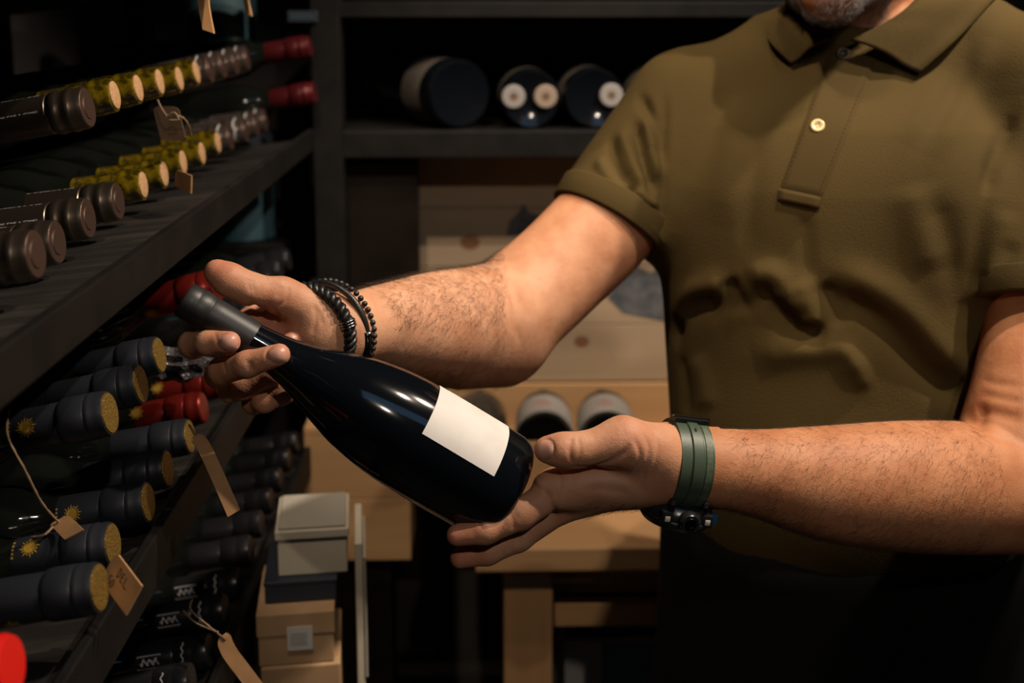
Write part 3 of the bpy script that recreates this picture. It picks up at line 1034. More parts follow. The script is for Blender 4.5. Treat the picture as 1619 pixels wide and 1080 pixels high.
tag(pl, 'black plinth carrying the pine wine crate', 'plinth')

# stacked gift boxes in front of the crate


def oriented_box(name, c, ux, size, material, parent, bev=0.0012):
    """c = centre of bottom face, ux = direction of width (horizontal)"""
    ux = nrm([ux[0], ux[1], 0])
    uy = np.array([-ux[1], ux[0], 0])
    v, f = box_data((-size[0] / 2, -size[1] / 2, 0), (size[0] / 2, size[1] / 2, size[2]), bev)
    v = [np.asarray(c) + ux * a[0] + uy * a[1] + np.array([0, 0, a[2]]) for a in v]
    return rel(obj_from(name, v, f, material, smooth=False), parent)


ux = nrm([0.993, 0.115, 0])
uy = np.array([-ux[1], ux[0], 0])
zk = PY(455, 966, 1.10)[2]
ctr = np.array([-0.206, 1.150, 0])
st_ = empty('display_block', (ctr[0], ctr[1], 0))
oriented_box('block', (ctr[0] + 0.004, ctr[1], 0), ux, (0.082, 0.112, zk - 0.0585), 'kraft_card', st_, 0.002)
tag(st_, 'brown carton at the bottom of the gift box stack', 'carton')
b1 = empty('gift_box', (ctr[0], ctr[1], zk - 0.058))
oriented_box('body', (ctr[0], ctr[1], zk - 0.058), ux, (0.077, 0.107, 0.0325), 'kraft_card', b1)
oriented_box('lid', (ctr[0], ctr[1], zk - 0.025), ux, (0.080, 0.110, 0.025), 'kraft_card', b1)
lab_c = ctr - uy * 0.0556 + ux * 0.004
oriented_box('barcode_label', (lab_c[0], lab_c[1], zk - 0.041), ux, (0.026, 0.0008, 0.026), 'white_card', b1, 0)
v, f = [], []
rr = random.Random(5)
for k in range(9):
    x = -0.0085 + k * 0.0020
    c_ = ctr - uy * 0.0563 + ux * (0.004 + x)
    w_ = rr.choice([0.0006, 0.0010, 0.0014])
    vv, f2 = box_data((-w_ / 2, -0.0002, 0), (w_ / 2, 0.0002, 0.014))
    vv = [c_ + ux * a[0] + uy * a[1] + np.array([0, 0, zk - 0.035 + a[2]]) for a in vv]
    v, f = merge([(v, f), (vv, f2)])
rel(obj_from('barcode', v, f, 'barcode_grey', smooth=False), b1)
tag(b1, 'kraft gift box with white barcode label on its front', 'box')
b2 = empty('flat_case', (ctr[0], ctr[1], zk + 0.0005))
c2 = ctr + uy * 0.010 + ux * 0.005
oriented_box('body', (c2[0], c2[1], zk + 0.0005), ux, (0.074, 0.088, 0.019), 'navy_card', b2)
oriented_box('lid', (c2[0], c2[1], zk + 0.020), ux, (0.076, 0.090, 0.005), 'navy_card', b2)
tag(b2, 'thin navy case stacked between the kraft and cream boxes', 'box')
b3 = empty('gift_box', (ctr[0], ctr[1], zk + 0.0255))
c3 = ctr + uy * 0.018 + ux * 0.018
oriented_box('body', (c3[0], c3[1], zk + 0.0255), ux, (0.072, 0.084, 0.040), 'cream_card', b3)
oriented_box('lid', (c3[0], c3[1], zk + 0.066), ux, (0.077, 0.088, 0.010), 'cream_card', b3)
oriented_box('lid_top', (c3[0], c3[1], zk + 0.0762), ux, (0.070, 0.082, 0.003), 'grey_card', b3)
tag(b3, 'cream lidded gift box on top of the box stack', 'box')
# side carton leaning beside the stack
b4 = empty('carton', (ctr[0] + 0.07, ctr[1], 0))
c4 = ctr + ux * 0.066 + uy * 0.03
oriented_box('body', (c4[0], c4[1], 0), ux, (0.008, 0.10, zk + 0.055), 'cream_card', b4)
oriented_box('edge_strip', (c4[0] + 0.006 * ux[0], c4[1] + 0.006 * ux[1], zk - 0.10), ux, (0.003, 0.102, 0.14), 'grey_card', b4)
tag(b4, 'flat cream carton standing upright beside the box stack', 'carton')

# ------------------------------------------------------------------ implicit surfaces for the man
class Field:
    def __init__(self, lo, hi, h):
        self.lo, self.h = np.array(lo, float), h
        self.n = np.ceil((np.array(hi) - self.lo) / h).astype(int) + 1
        self.v = np.full(self.n, 0.08, np.float32)

    def _win(self, lo, hi):
        a = np.clip(np.floor((np.array(lo) - self.lo) / self.h).astype(int), 0, self.n)
        b = np.clip(np.ceil((np.array(hi) - self.lo) / self.h).astype(int) + 1, 0, self.n)
        if np.any(b <= a):
            return None
        sl = tuple(slice(i, j) for i, j in zip(a, b))
        g = np.meshgrid(*[(np.arange(i, j) * self.h + o).astype(np.float32) for i, j, o in zip(a, b, self.lo)], indexing='ij', sparse=True)
        return sl, g

    def blend(self, sl, d, k, sub=False):
        a = self.v[sl]
        if sub:
            hh = np.clip(0.5 - 0.5 * (a + d) / k, 0, 1)
            self.v[sl] = a * (1 - hh) - d * hh + k * hh * (1 - hh)
        else:
            hh = np.clip(0.5 + 0.5 * (a - d) / k, 0, 1)
            self.v[sl] = a * (1 - hh) + d * hh - k * hh * (1 - hh)

    def cone(self, a, b, ra, rb, k=0.006, sub=False, squash=None):
        """tapered capsule; squash=(axis vector, factor) flattens the section along that axis"""
        a, b = np.asarray(a, float), np.asarray(b, float)
        m = max(ra, rb) * (1.0 if squash is None else max(1, squash[1])) + k + 3 * self.h + 0.012
        w = self._win(np.minimum(a, b) - m, np.maximum(a, b) + m)
        if w is None:
            return
        sl, (X, Y, Z) = w
        ab = b - a
        L2 = float(ab @ ab) + 1e-12
        px, py, pz = X - a[0], Y - a[1], Z - a[2]
        t = np.clip((px * ab[0] + py * ab[1] + pz * ab[2]) / L2, 0, 1)
        dx, dy, dz = px - t * ab[0], py - t * ab[1], pz - t * ab[2]
        if squash is not None:
            ax, s = nrm(squash[0]), squash[1]
            q = dx * ax[0] + dy * ax[1] + dz * ax[2]
            q2 = q / s - q
            dx, dy, dz = dx + q2 * ax[0], dy + q2 * ax[1], dz + q2 * ax[2]
        d = np.sqrt(dx * dx + dy * dy + dz * dz) - (ra + (rb - ra) * t)
        if squash is not None and squash[1] < 1:
            d = d * squash[1] ** 0.5
        self.blend(sl, d, k, sub)

    def chain(self, pts, rads, k=0.006, **kw):
        for (a, b, ra, rb) in zip(pts[:-1], pts[1:], rads[:-1], rads[1:]):
            self.cone(a, b, ra, rb, k, **kw)

    def limb(self, pts, rads, k=0.01, n=26):
        c = catmull([np.append(np.asarray(p, float), r) for p, r in zip(pts, rads)], n)
        self.chain(c[:, :3], c[:, 3], 0.0008)

    def ell(self, c, axes, r, k=0.006, sub=False):
        c = np.asarray(c, float)
        m = max(r) + k + 3 * self.h + 0.012
        w = self._win(c - m, c + m)
        if w is None:
            return
        sl, (X, Y, Z) = w
        s = 0
        for ax, rr_ in zip(axes, r):
            ax = nrm(ax)
            s = s + (((X - c[0]) * ax[0] + (Y - c[1]) * ax[1] + (Z - c[2]) * ax[2]) / rr_) ** 2
        d = (np.sqrt(s) - 1) * min(r)
        self.blend(sl, d, k, sub)

    def mesh(self):
        v, n, h = self.v, self.n, self.h
        s = v < 0
        corners = [(i, j, k) for i in (0, 1) for j in (0, 1) for k in (0, 1)]

        def sub(a, c):
            return a[c[0]:n[0] - 1 + c[0], c[1]:n[1] - 1 + c[1], c[2]:n[2] - 1 + c[2]]
        cnt = sum(sub(s, c).astype(np.int8) for c in corners)
        act = (cnt > 0) & (cnt < 8)
        idx = np.argwhere(act)
        vid = np.full(act.shape, -1, np.int32)
        vid[act] = np.arange(len(idx))
        acc = np.zeros((len(idx), 3))
        num = np.zeros(len(idx))
        I = idx
        for c in corners:
            for ax in range(3):
                if c[ax]:
                    continue
                c2 = list(c)
                c2[ax] = 1
                va = v[I[:, 0] + c[0], I[:, 1] + c[1], I[:, 2] + c[2]]
                vb = v[I[:, 0] + c2[0], I[:, 1] + c2[1], I[:, 2] + c2[2]]
                cr = (va < 0) != (vb < 0)
                t = np.where(cr, va / np.where(cr, va - vb, 1), 0)
                p = np.array(c, float)[None].repeat(len(I), 0)
                p[:, ax] += t
                acc += np.where(cr[:, None], p, 0)
                num += cr
        pts = self.lo + (idx + acc / num[:, None]) * h
        quads = []
        for ax in range(3):
            o1, o2 = (ax + 1) % 3, (ax + 2) % 3
            sl0 = [slice(1, -1)] * 3
            sl0[ax] = slice(0, n[ax] - 1)
            sl1 = list(sl0)
            sl1[ax] = slice(1, n[ax])
            a, b = s[tuple(sl0)], s[tuple(sl1)]
            off = np.array([1, 1, 1])
            off[ax] = 0
            for flip, mk in ((False, a & ~b), (True, ~a & b)):
                e = np.argwhere(mk) + off
                if not len(e):
                    continue

                def cell(d1, d2):
                    q = e.copy()
                    q[:, o1] -= d1
                    q[:, o2] -= d2
                    return vid[q[:, 0], q[:, 1], q[:, 2]]
                qd = np.stack([cell(1, 1), cell(0, 1), cell(0, 0), cell(1, 0)], 1)
                if flip:
                    qd = qd[:, ::-1]
                quads.append(qd)
        quads = np.concatenate(quads)
        quads = quads[(quads >= 0).all(1)]
        return pts, quads


def smooth_mesh(v, q, it=2, lam=0.5):
    e = np.concatenate([q[:, [0, 1]], q[:, [1, 2]], q[:, [2, 3]], q[:, [3, 0]]])
    e = np.concatenate([e, e[:, ::-1]])
    for i in range(it):
        for l_ in (lam, -lam * 1.03):
            acc = np.zeros_like(v)
            np.add.at(acc, e[:, 0], v[e[:, 1]])
            c = np.bincount(e[:, 0], minlength=len(v))[:, None]
            v = v + l_ * (acc / np.maximum(c, 1) - v)
    return v


def normals_of(v, q):
    n = np.cross(v[q[:, 2]] - v[q[:, 0]], v[q[:, 3]] - v[q[:, 1]])
    vn = np.zeros_like(v)
    for k in range(4):
        np.add.at(vn, q[:, k], n)
    return vn / (np.linalg.norm(vn, axis=1, keepdims=True) + 1e-12)


def bvh_of(v, q):
    return BVHTree.FromPolygons([tuple(x) for x in v], [tuple(map(int, x)) for x in q])


def hit(bvh, x, y):
    r = nrm(ray(x, y))
    h_ = bvh.ray_cast(V(CAM), V(r))
    return (None, None) if h_[0] is None else (np.array(h_[0]), np.array(h_[1]))


def seg_dist(v, pl):
    best = np.full(len(v), 1e9)
    u = np.zeros(len(v))
    L = np.concatenate([[0], np.cumsum(np.linalg.norm(np.diff(pl, axis=0), axis=1))])
    for i in range(len(pl) - 1):
        a, b = pl[i], pl[i + 1]
        ab = b - a
        t = np.clip(((v - a) @ ab) / (ab @ ab + 1e-12), 0, 1)
        d = np.linalg.norm(v - a - t[:, None] * ab, axis=1)
        m = d < best
        best[m] = d[m]
        u[m] = (L[i] + t[m] * (L[i + 1] - L[i])) / L[-1]
    return best, u


def px_folds(v, q, folds, step=12, gain=1.0):
    """press or raise lines drawn on the surface: (points seen on the surface, amplitude, width)"""
    bv = bvh_of(v, q)
    vn = normals_of(v, q)
    out = v.copy()
    for pts, amp, wid in folds:
        c = catmull([np.array([p[0], p[1], 0]) for p in pts], max(step, len(pts) * 5))
        pl = []
        for p in c:
            h_, _ = hit(bv, p[0], p[1])
            if h_ is not None:
                pl.append(h_)
        if len(pl) < 2:
            continue
        d, u = seg_dist(v, np.array(pl))
        tap = np.clip(np.minimum(u, 1 - u) * 5 + 0.12, 0, 1)
        out += vn * (amp * gain * tap * np.exp(-(d / wid) ** 2))[:, None]
    return out


# ---- the held bottle --------------------------------------------------------
A_ = P(290, 472, 0.855)
B_ = P(804, 779, 0.900)
axis = nrm(A_ - B_)
BL = np.linalg.norm(A_ - B_)
hb = empty('wine_bottle', B_, rot_to(axis))
S = 1 / 2046.0
prof_t = [(121, 27.0), (145, 29.2), (170, 32.5), (195, 38), (218, 44.5), (250, 56), (283, 67), (310, 75), (351, 83), (390, 87.3), (430, 89), (470, 89.5), (560, 89.5), (580, 88), (590, 84), (597, 76), (599, 66)]
LT = 599.0
cs = catmull([np.array([t, r, 0]) for t, r in prof_t], 80)
prof = [(c[1] * S, BL * (1 - c[0] / LT)) for c in cs][::-1]
prof = [(0.010, 0.020), (0.024, 0.010), (0.031, 0.001)] + prof
prof += [(26.2 * S, BL * (1 - 40 / LT)), (26 * S, BL * (1 - 6 / LT))]
held = lathe('glass_body', prof, 'glass_black', hb, 96)
cap_p = [(121.5, 27.0), (121, 28.6), (100, 28.6), (60, 28.3), (46, 28.2), (44, 27.6), (41, 28.2), (36, 29.6), (26, 29.6), (22, 28.7), (20, 28.4), (18, 28.8), (14, 28.9), (5, 28.0), (1, 26.2), (0, 24.5)]
lathe('capsule', [(r * S, BL * (1 - t / LT)) for t, r in cap_p], 'capsule_matte', hb, 64, sharp=25)
# paper label: find its corners by angle round the bottle
inv = hb.matrix_world.inverted()


def bottle_angle(px, py):
    """angle round the held bottle where the view line through (px,py) first meets its body"""
    o, d = np.array(inv @ V(CAM)), np.array((inv.to_3x3() @ V(nrm(ray(px, py)))))
    R_ = 89.5 * S
    a = d[0] ** 2 + d[1] ** 2
    b = 2 * (o[0] * d[0] + o[1] * d[1])
    c = o[0] ** 2 + o[1] ** 2 - R_ ** 2
    disc = max(b * b - 4 * a * c, 0)
    t = (-b - math.sqrt(disc)) / (2 * a)
    p = o + d * t
    return math.atan2(p[1], p[0]), p[2]


aTop, zA = bottle_angle(694, 611)
aBot, zB = bottle_angle(667, 686)
aTop2, zC1 = bottle_angle(800, 674)
aBot2, zD = bottle_angle(781, 753)
print('label', aTop, aBot, aTop2, aBot2, zA, zB, zC1, zD)


def unwrap(a, ref):
    while a - ref > math.pi:
        a -= 2 * math.pi
    while a - ref < -math.pi:
        a += 2 * math.pi
    return a


aBot = unwrap(aBot, aTop)
aBot2 = unwrap(aBot2, aTop)
ab_ = (aBot + aBot2) / 2
at_ = aTop + math.copysign(0.12, aTop - ab_)
zl0, zl1 = zB, zD
vs_, fs = [], []
NU, NV = 30, 16


def held_r(z):
    zz = [p[1] for p in prof]
    rr_ = [p[0] for p in prof]
    return float(np.interp(z, zz[3:], rr_[3:]))


for layer in (0.0005, 0.0001):
    for i in range(NU + 1):
        a = at_ + (ab_ - at_) * i / NU
        for j in range(NV + 1):
            z = zl0 + (zl1 - zl0) * j / NV
            r = held_r(z) + layer
            vs_.append((r * math.cos(a), r * math.sin(a), z))
n1 = (NU + 1) * (NV + 1)
for i in range(NU):
    for j in range(NV):
        q = (i * (NV + 1) + j, (i + 1) * (NV + 1) + j, (i + 1) * (NV + 1) + j + 1, i * (NV + 1) + j + 1)
        fs.append(q)
obj_from('label', vs_[:n1], fs, 'paper_label', hb)
# raised lettering moulded low on the glass, along the underside
rr = random.Random(11)
aE, _ = bottle_angle(690, 800)
ev, ef = [], []
z = 0.055
while z < 0.135:
    w_ = rr.choice([0.0016, 0.0022, 0.0028])
    if rr.random() > 0.15:
        r = held_r(z)
        for (da, hh_) in ((0.0, 0.05), (0.06, 0.035)):
            if rr.random() < 0.3:
                continue
            a = unwrap(aE, aTop) + (0.16 + da) * (1 if ab_ > at_ else -1)
            o = len(ev)
            for (zz, aa) in ((z, a), (z + w_ * 0.4, a), (z + w_ * 0.4, a + hh_), (z, a + hh_)):
                ev.append(((r + 0.0006) * math.cos(aa), (r + 0.0006) * math.sin(aa), zz))
            ef.append((o, o + 1, o + 2, o + 3))
    z += w_ + 0.0012
obj_from('embossing', ev, ef, 'glass_dark', hb)
tag(hb, 'black burgundy wine bottle with blank white label held in both hands', 'bottle')

# ---- the man -----------------------------------------------------------------
man = empty('person', (0.40, 1.17, 0))
tag(man, 'bearded man in olive polo shirt and black apron holding a wine bottle', 'person')

# his right hand (round the bottle neck)
W_R = P(540, 523, 0.935)
hr = [(-0.26, 0.80, 1.17), (-0.06, 0.98, 1.345)]
FR = Field(hr[0], hr[1], 0.0013)
I0, M0, R0, L0 = P(402, 508, 0.922), P(398, 550, 0.926), P(408, 585, 0.927), P(432, 612, 0.925)
K = 0.009
for mcp, r in ((I0, 0.0135), (M0, 0.0135), (R0, 0.013), (L0, 0.0125)):
    FR.cone(W_R, mcp, 0.0195, r, 0.012)
FR.cone(P(500, 555, 0.925), P(445, 612, 0.915), 0.018, 0.0145, 0.012)
FR.cone(P(470, 520, 0.925), P(420, 545, 0.925), 0.017, 0.014, 0.01)
fw_ = P(620, 515, 0.995)
FR.cone(W_R, fw_, 0.0285, 0.036, 0.012)
FR.cone(P(505, 520, 0.92), W_R, 0.025, 0.0285, 0.012)
# thumb
tR = [P(505, 497, 0.918), P(446, 468, 0.902), P(392, 456, 0.888), P(362, 442, 0.884), P(343, 430, 0.884)]
FR.chain(tR, [0.0200, 0.0140, 0.0118, 0.0120, 0.0098], 0.007)
# fingers
iR = [I0, P(312, 545, 0.897), P(312, 545, 0.862), P(362, 541, 0.8385)]
iR = [I0, P(306, 546, 0.897), P(304, 544, 0.870), P(330, 542, 0.850), P(363, 541, 0.8395)]
mR = [M0, P(346, 592, 0.899), P(352, 586, 0.872), P(392, 576, 0.850), P(441, 561, 0.8425)]
rR = [R0, P(366, 616, 0.909), P(384, 612, 0.899), P(428, 592, 0.8985), P(459, 540, 0.900)]
lR = [L0, P(402, 636, 0.918), P(418, 634, 0.905), P(447, 622, 0.904), P(466, 590, 0.906)]
for f_, rd in ((iR, (0.0120, 0.0103, 0.0100, 0.0092, 0.0080)), (mR, (0.0122, 0.0107, 0.0106, 0.0099, 0.0083)), (rR, (0.0115, 0.0100, 0.0098, 0.0090, 0.0074)), (lR, (0.0108, 0.0092, 0.009, 0.0085, 0.0072))):
    fx = Field.__new__(Field)
    fx.lo, fx.h, fx.n = FR.lo, FR.h, FR.n
    fx.v = np.full(FR.n, 0.08, np.float32)
    fx.chain(f_, rd, 0.004)
    # fingers blend softly into the palm, sharply against each other
    a, d = FR.v, fx.v
    k = 0.0025
    hh = np.clip(0.5 + 0.5 * (a - d) / k, 0, 1)
    FR.v = (a * (1 - hh) + d * hh - k * hh * (1 - hh)).astype(np.float32)
vR, qR = FR.mesh()
vR = smooth_mesh(vR, qR, 2)

# his left hand (under the bottle base)
W_L = P(1058, 732, 0.905)
FL = Field((-0.075, 0.76, 1.00), (0.185, 0.96, 1.20), 0.0013)
J = [P(884, 772, 0.885), P(824, 813, 0.873), P(768, 838, 0.867), P(723, 846, 0.866)]
K2 = [P(888, 800, 0.902), P(820, 849, 0.897), P(771, 872, 0.893), P(728, 882, 0.890)]
K3 = [P(900, 790, 0.922), P(845, 828, 0.918), P(790, 858, 0.914), P(742, 866, 0.908)]
K4 = [P(925, 785, 0.938), P(875, 812, 0.940), P(845, 832, 0.938), P(815, 850, 0.936)]
FL.cone(P(1015, 742, 0.90), J[0], 0.0235, 0.0150, 0.012)
FL.cone(P(1015, 748, 0.905), K2[0], 0.0225, 0.0135, 0.012)
FL.cone(P(1015, 748, 0.92), K3[0], 0.0215, 0.0135, 0.012)
FL.cone(P(1015, 748, 0.93), K4[0], 0.0205, 0.0125, 0.012)
FL.cone(P(1010, 740, 0.905), W_L, 0.0265, 0.0280, 0.015)
FL.cone(W_L, P(1190, 745, 0.918), 0.0290, 0.0345, 0.014)
FL.cone(P(905, 770, 0.888), P(868, 772, 0.885), 0.0150, 0.0125, 0.01)
tL = [P(1032, 716, 0.888), P(985, 699, 0.876), P(912, 712, 0.867), P(888, 712, 0.867), P(865, 711, 0.870)]
FL.chain(tL, [0.0235, 0.0185, 0.0118, 0.0117, 0.0100], 0.008)
for f_, rd in ((J, (0.0128, 0.0115, 0.0105, 0.0083)), (K2, (0.0125, 0.0110, 0.0102, 0.0082)), (K3, (0.012, 0.0105, 0.0098, 0.008)), (K4, (0.011, 0.0095, 0.009, 0.0075))):
    fx = Field.__new__(Field)
    fx.lo, fx.h, fx.n = FL.lo, FL.h, FL.n
    fx.v = np.full(FL.n, 0.08, np.float32)
    fx.chain(f_, rd, 0.004)
    a, d = FL.v, fx.v
    k = 0.0035
    hh = np.clip(0.5 + 0.5 * (a - d) / k, 0, 1)
    FL.v = (a * (1 - hh) + d * hh - k * hh * (1 - hh)).astype(np.float32)
vL, qL = FL.mesh()
vL = smooth_mesh(vL, qL, 2)

# creases, knuckle folds and tendons seen in the photograph
cr = 0.0017
creR = [([(495, 455), (478, 440)], -0.0006, cr), ([(458, 452), (452, 475), (436, 486)], -0.0010, cr), ([(447, 452), (437, 470)], -0.0006, cr),
        ([(425, 482), (414, 490), (402, 484), (392, 474)], -0.0020, 0.0028), ([(425, 482), (440, 500), (432, 520)], -0.0010, 0.0022),
        ([(497, 480), (500, 505), (492, 530)], -0.0009, 0.0022), ([(505, 490), (510, 515)], -0.0006, cr), ([(395, 570), (399, 588)], -0.0011, cr), ([(390, 568), (393, 586)], -0.0006, cr),
        ([(352, 570), (358, 592)], -0.0008, cr), ([(338, 524), (342, 536), (341, 552)], -0.0005, cr), ([(420, 440), (450, 448)], 0.0010, 0.004),
        ([(392, 440), (396, 462)], -0.0006, cr), ([(398, 439), (402, 462)], -0.0005, cr)]


def nail_fold(x, y, rx, ry, a0, a1):
    return ([(x + rx * math.cos(math.radians(a)), y + ry * math.sin(math.radians(a))) for a in np.linspace(a0, a1, 9)], -0.0011, 0.0013)


creR += [nail_fold(361, 542, 17, 14, 70, 290), nail_fold(438, 560, 17, 15, 60, 280)]
vR = px_folds(vR, qR, creR)
creL = [([(905, 690), (901, 712), (904, 734)], -0.0011, cr), ([(913, 690), (917, 715), (910, 738)], -0.0007, cr), ([(898, 692), (896, 715)], -0.0004, cr),
        ([(935, 738), (960, 732), (985, 718), (996, 700)], -0.0016, 0.0026), ([(900, 739), (935, 738)], -0.0008, 0.002),
        ([(1002, 690), (1012, 720), (1004, 748)], -0.0010, 0.0022), ([(1018, 684), (1026, 715), (1014, 760)], -0.0010, 0.0022), ([(1034, 680), (1040, 715), (1026, 765)], -0.0009, 0.002),
        ([(861, 772), (868, 790), (880, 812)], -0.0018, 0.0026), ([(884, 742), (886, 765), (874, 790)], -0.0010, 0.002),
        ([(803, 803), (812, 826), (810, 840)], -0.0011, cr), ([(809, 800), (819, 822)], -0.0006, cr), ([(758, 823), (762, 838)], -0.0009, cr),
        ([(812, 846), (808, 862), (804, 874)], -0.0008, cr), ([(822, 842), (820, 862)], -0.0008, cr), ([(930, 760), (975, 762), (1000, 770)], 0.0006, 0.003),
        ([(920, 772), (965, 776), (1000, 782)], -0.0006, 0.003), ([(850, 768), (856, 760)], 0.0012, 0.006)]
creL += [nail_fold(862, 711, 13.5, 17, -110, 110)]
vL = px_folds(vL, qL, creL)


def redness(v, spots):
    r = np.zeros(len(v))
    for c, rad, s in spots:
        d = np.linalg.norm(v - np.asarray(c), axis=1)
        r = np.maximum(r, s * np.exp(-(d / rad) ** 2))
    return r


redR = redness(vR, [(tR[-1], 0.022, 0.55), (iR[-1], 0.014, 0.55), (mR[-1], 0.014, 0.6), (rR[-1], 0.012, 0.8), (P(420, 500, 0.9), 0.018, 0.8), (P(425, 482, 0.895), 0.014, 0.8), (lR[2], 0.02, 0.3)])
redL = redness(vL, [(tL[-1], 0.014, 0.5), (J[-1], 0.020, 0.6), (K2[-1], 0.020, 0.7), (J[0], 0.015, 0.25), (P(1000, 700, 0.86), 0.02, 0.3)])

# arms
SH_R, EL_R = P(1075, 215, 1.24), P(790, 510, 1.12)
SH_L, EL_L = P(1650, 250, 1.13), P(1598, 770, 0.995)
FA = Field((-0.16, 0.86, 1.06), (0.30, 1.36, 1.50), 0.003)
FA.limb([P(540, 523, 0.937), P(605, 517, 0.985), P(690, 516, 1.045), P(760, 506, 1.095), P(805, 492, 1.125)], [0.0282, 0.0365, 0.0500, 0.0520, 0.0520], 0.02)
FA.limb([P(800, 500, 1.125), P(880, 430, 1.16), P(965, 345, 1.19), SH_R], [0.0540, 0.0530, 0.0540, 0.042], 0.02)
FA.cone(P(730, 555, 1.08), P(790, 545, 1.12), 0.035, 0.042, 0.02)
vA, qA = FA.mesh()
vA = smooth_mesh(vA, qA, 3)
vA = px_folds(vA, qA, [([(800, 440), (812, 480), (818, 520), (822, 548)], -0.0016, 0.004), ([(790, 450), (804, 490), (812, 530)], -0.0008, 0.003)])
FB = Field((0.10, 0.80, 1.00), (0.70, 1.30, 1.48), 0.003)
FB.limb([P(1066, 732, 0.906), P(1190, 747, 0.918), P(1310, 764, 0.938), P(1430, 768, 0.958), P(1520, 770, 0.978), EL_L], [0.0285, 0.0340, 0.0465, 0.0535, 0.0555, 0.0560], 0.02)
FB.limb([EL_L, P(1640, 620, 1.03), P(1655, 500, 1.07), SH_L], [0.056, 0.0560, 0.057, 0.062], 0.022)
vB, qB = FB.mesh()
vB = smooth_mesh(vB, qB, 3)
vB = px_folds(vB, qB, [([(1525, 655), (1560, 680), (1619, 705)], -0.003, 0.008), ([(1540, 645), (1580, 655), (1619, 665)], -0.0025, 0.006), ([(1550, 622), (1590, 632), (1619, 634)], -0.0012, 0.004),
                      ([(1550, 600), (1585, 608), (1619, 610)], -0.001, 0.004), ([(1545, 640), (1552, 660), (1545, 690)], -0.002, 0.005)])

# torso, neck and head
ZS = np.array([0.80, 0.92, 1.00, 1.08, 1.16, 1.24, 1.32, 1.38, 1.43, 1.47])
CXS = np.array([0.395, 0.390, 0.385, 0.380, 0.378, 0.378, 0.382, 0.386, 0.39, 0.395])
CYS = np.array([1.175, 1.170, 1.165, 1.165, 1.170, 1.178, 1.188, 1.195, 1.20, 1.21])
AS = np.array([0.180, 0.182, 0.182, 0.184, 0.188, 0.192, 0.190, 0.165, 0.12, 0.09])
BS = np.array([0.130, 0.142, 0.145, 0.142, 0.138, 0.136, 0.126, 0.108, 0.078, 0.058])
LAT = nrm([0.94, -0.30, 0])
FRT = np.array([LAT[1], -LAT[0], 0])      # the way his chest faces
FRT = nrm(FRT)


def torso_field(F, inset=0.0):
    w = F._win(F.lo, F.lo + F.n * F.h)
    sl, (X, Y, Z) = w
    zz = Z.ravel()
    g = [np.interp(zz, ZS, t).reshape(1, 1, -1).astype(np.float32) for t in (CXS, CYS, AS - inset, BS - inset)]
    dx, dy = X - g[0], Y - g[1]
    l_ = dx * LAT[0] + dy * LAT[1]
    f_ = dx * FRT[0] + dy * FRT[1]
    s = (np.abs(l_ / g[2]) ** 2.3 + np.abs(f_ / g[3]) ** 2.3) ** (1 / 2.3)
    d = (s - 1) * np.minimum(g[2], g[3]) * 0.9
    cap = np.maximum(Z - (1.478 - inset), 0.80 + inset - Z)
    F.v[sl] = np.maximum(d, cap).astype(np.float32)


NB = np.array([0.405, 1.20, 1.44])
SHr, SHl = P(1085, 170, 1.235), P(1650, 140, 1.14)
NBl, NBr = P(1280, 82, 1.225), P(1520, 72, 1.185)
FT = Field((0.14, 0.98, 0.78), (0.68, 1.40, 1.56), 0.006)
torso_field(FT, 0.012)
FT.cone(NBl, SHr + np.array([0.0, 0, -0.02]), 0.036, 0.042, 0.03)
FT.cone(NBr, SHl + np.array([0.0, 0, -0.02]), 0.036, 0.042, 0.03)
FT.cone(NBl, NBr, 0.036, 0.036, 0.03)
vT, qT = FT.mesh()

HC = P(1335, -165, 1.155)                 # centre of the skull
G = nrm([-0.55, -0.74, -0.30])            # the way his face looks
HR = nrm(np.cross(G, [0, 0, 1]))          # across the face
HU = np.cross(HR, G)
CH = P(1314, -6, 1.078)                    # chin
FH = Field(HC - 0.19, HC + np.array([0.19, 0.19, 0.18]), 0.0025)
FH.ell(HC - G * 0.012, (HR, G, HU), (0.076, 0.098, 0.098), 0.01)
FH.ell(HC + G * 0.035 - HU * 0.045, (HR, G, HU), (0.060, 0.060, 0.075), 0.03)
jl, jr = HC - HU * 0.070 - HR * 0.052 + G * 0.005, HC - HU * 0.070 + HR * 0.052 + G * 0.005
FH.cone(jl, CH + HU * 0.012, 0.018, 0.020, 0.02)
FH.cone(jr, CH + HU * 0.012, 0.018, 0.020, 0.02)
FH.cone(CH, HC + G * 0.045 - HU * 0.05, 0.018, 0.035, 0.03)
nose_t = HC + G * 0.118 - HU * 0.030
FH.cone(HC + G * 0.092 + HU * 0.010, nose_t, 0.008, 0.013, 0.012)
FH.cone(nose_t + HR * 0.012 - G * 0.01, nose_t - HR * 0.012 - G * 0.01, 0.008, 0.008, 0.006)
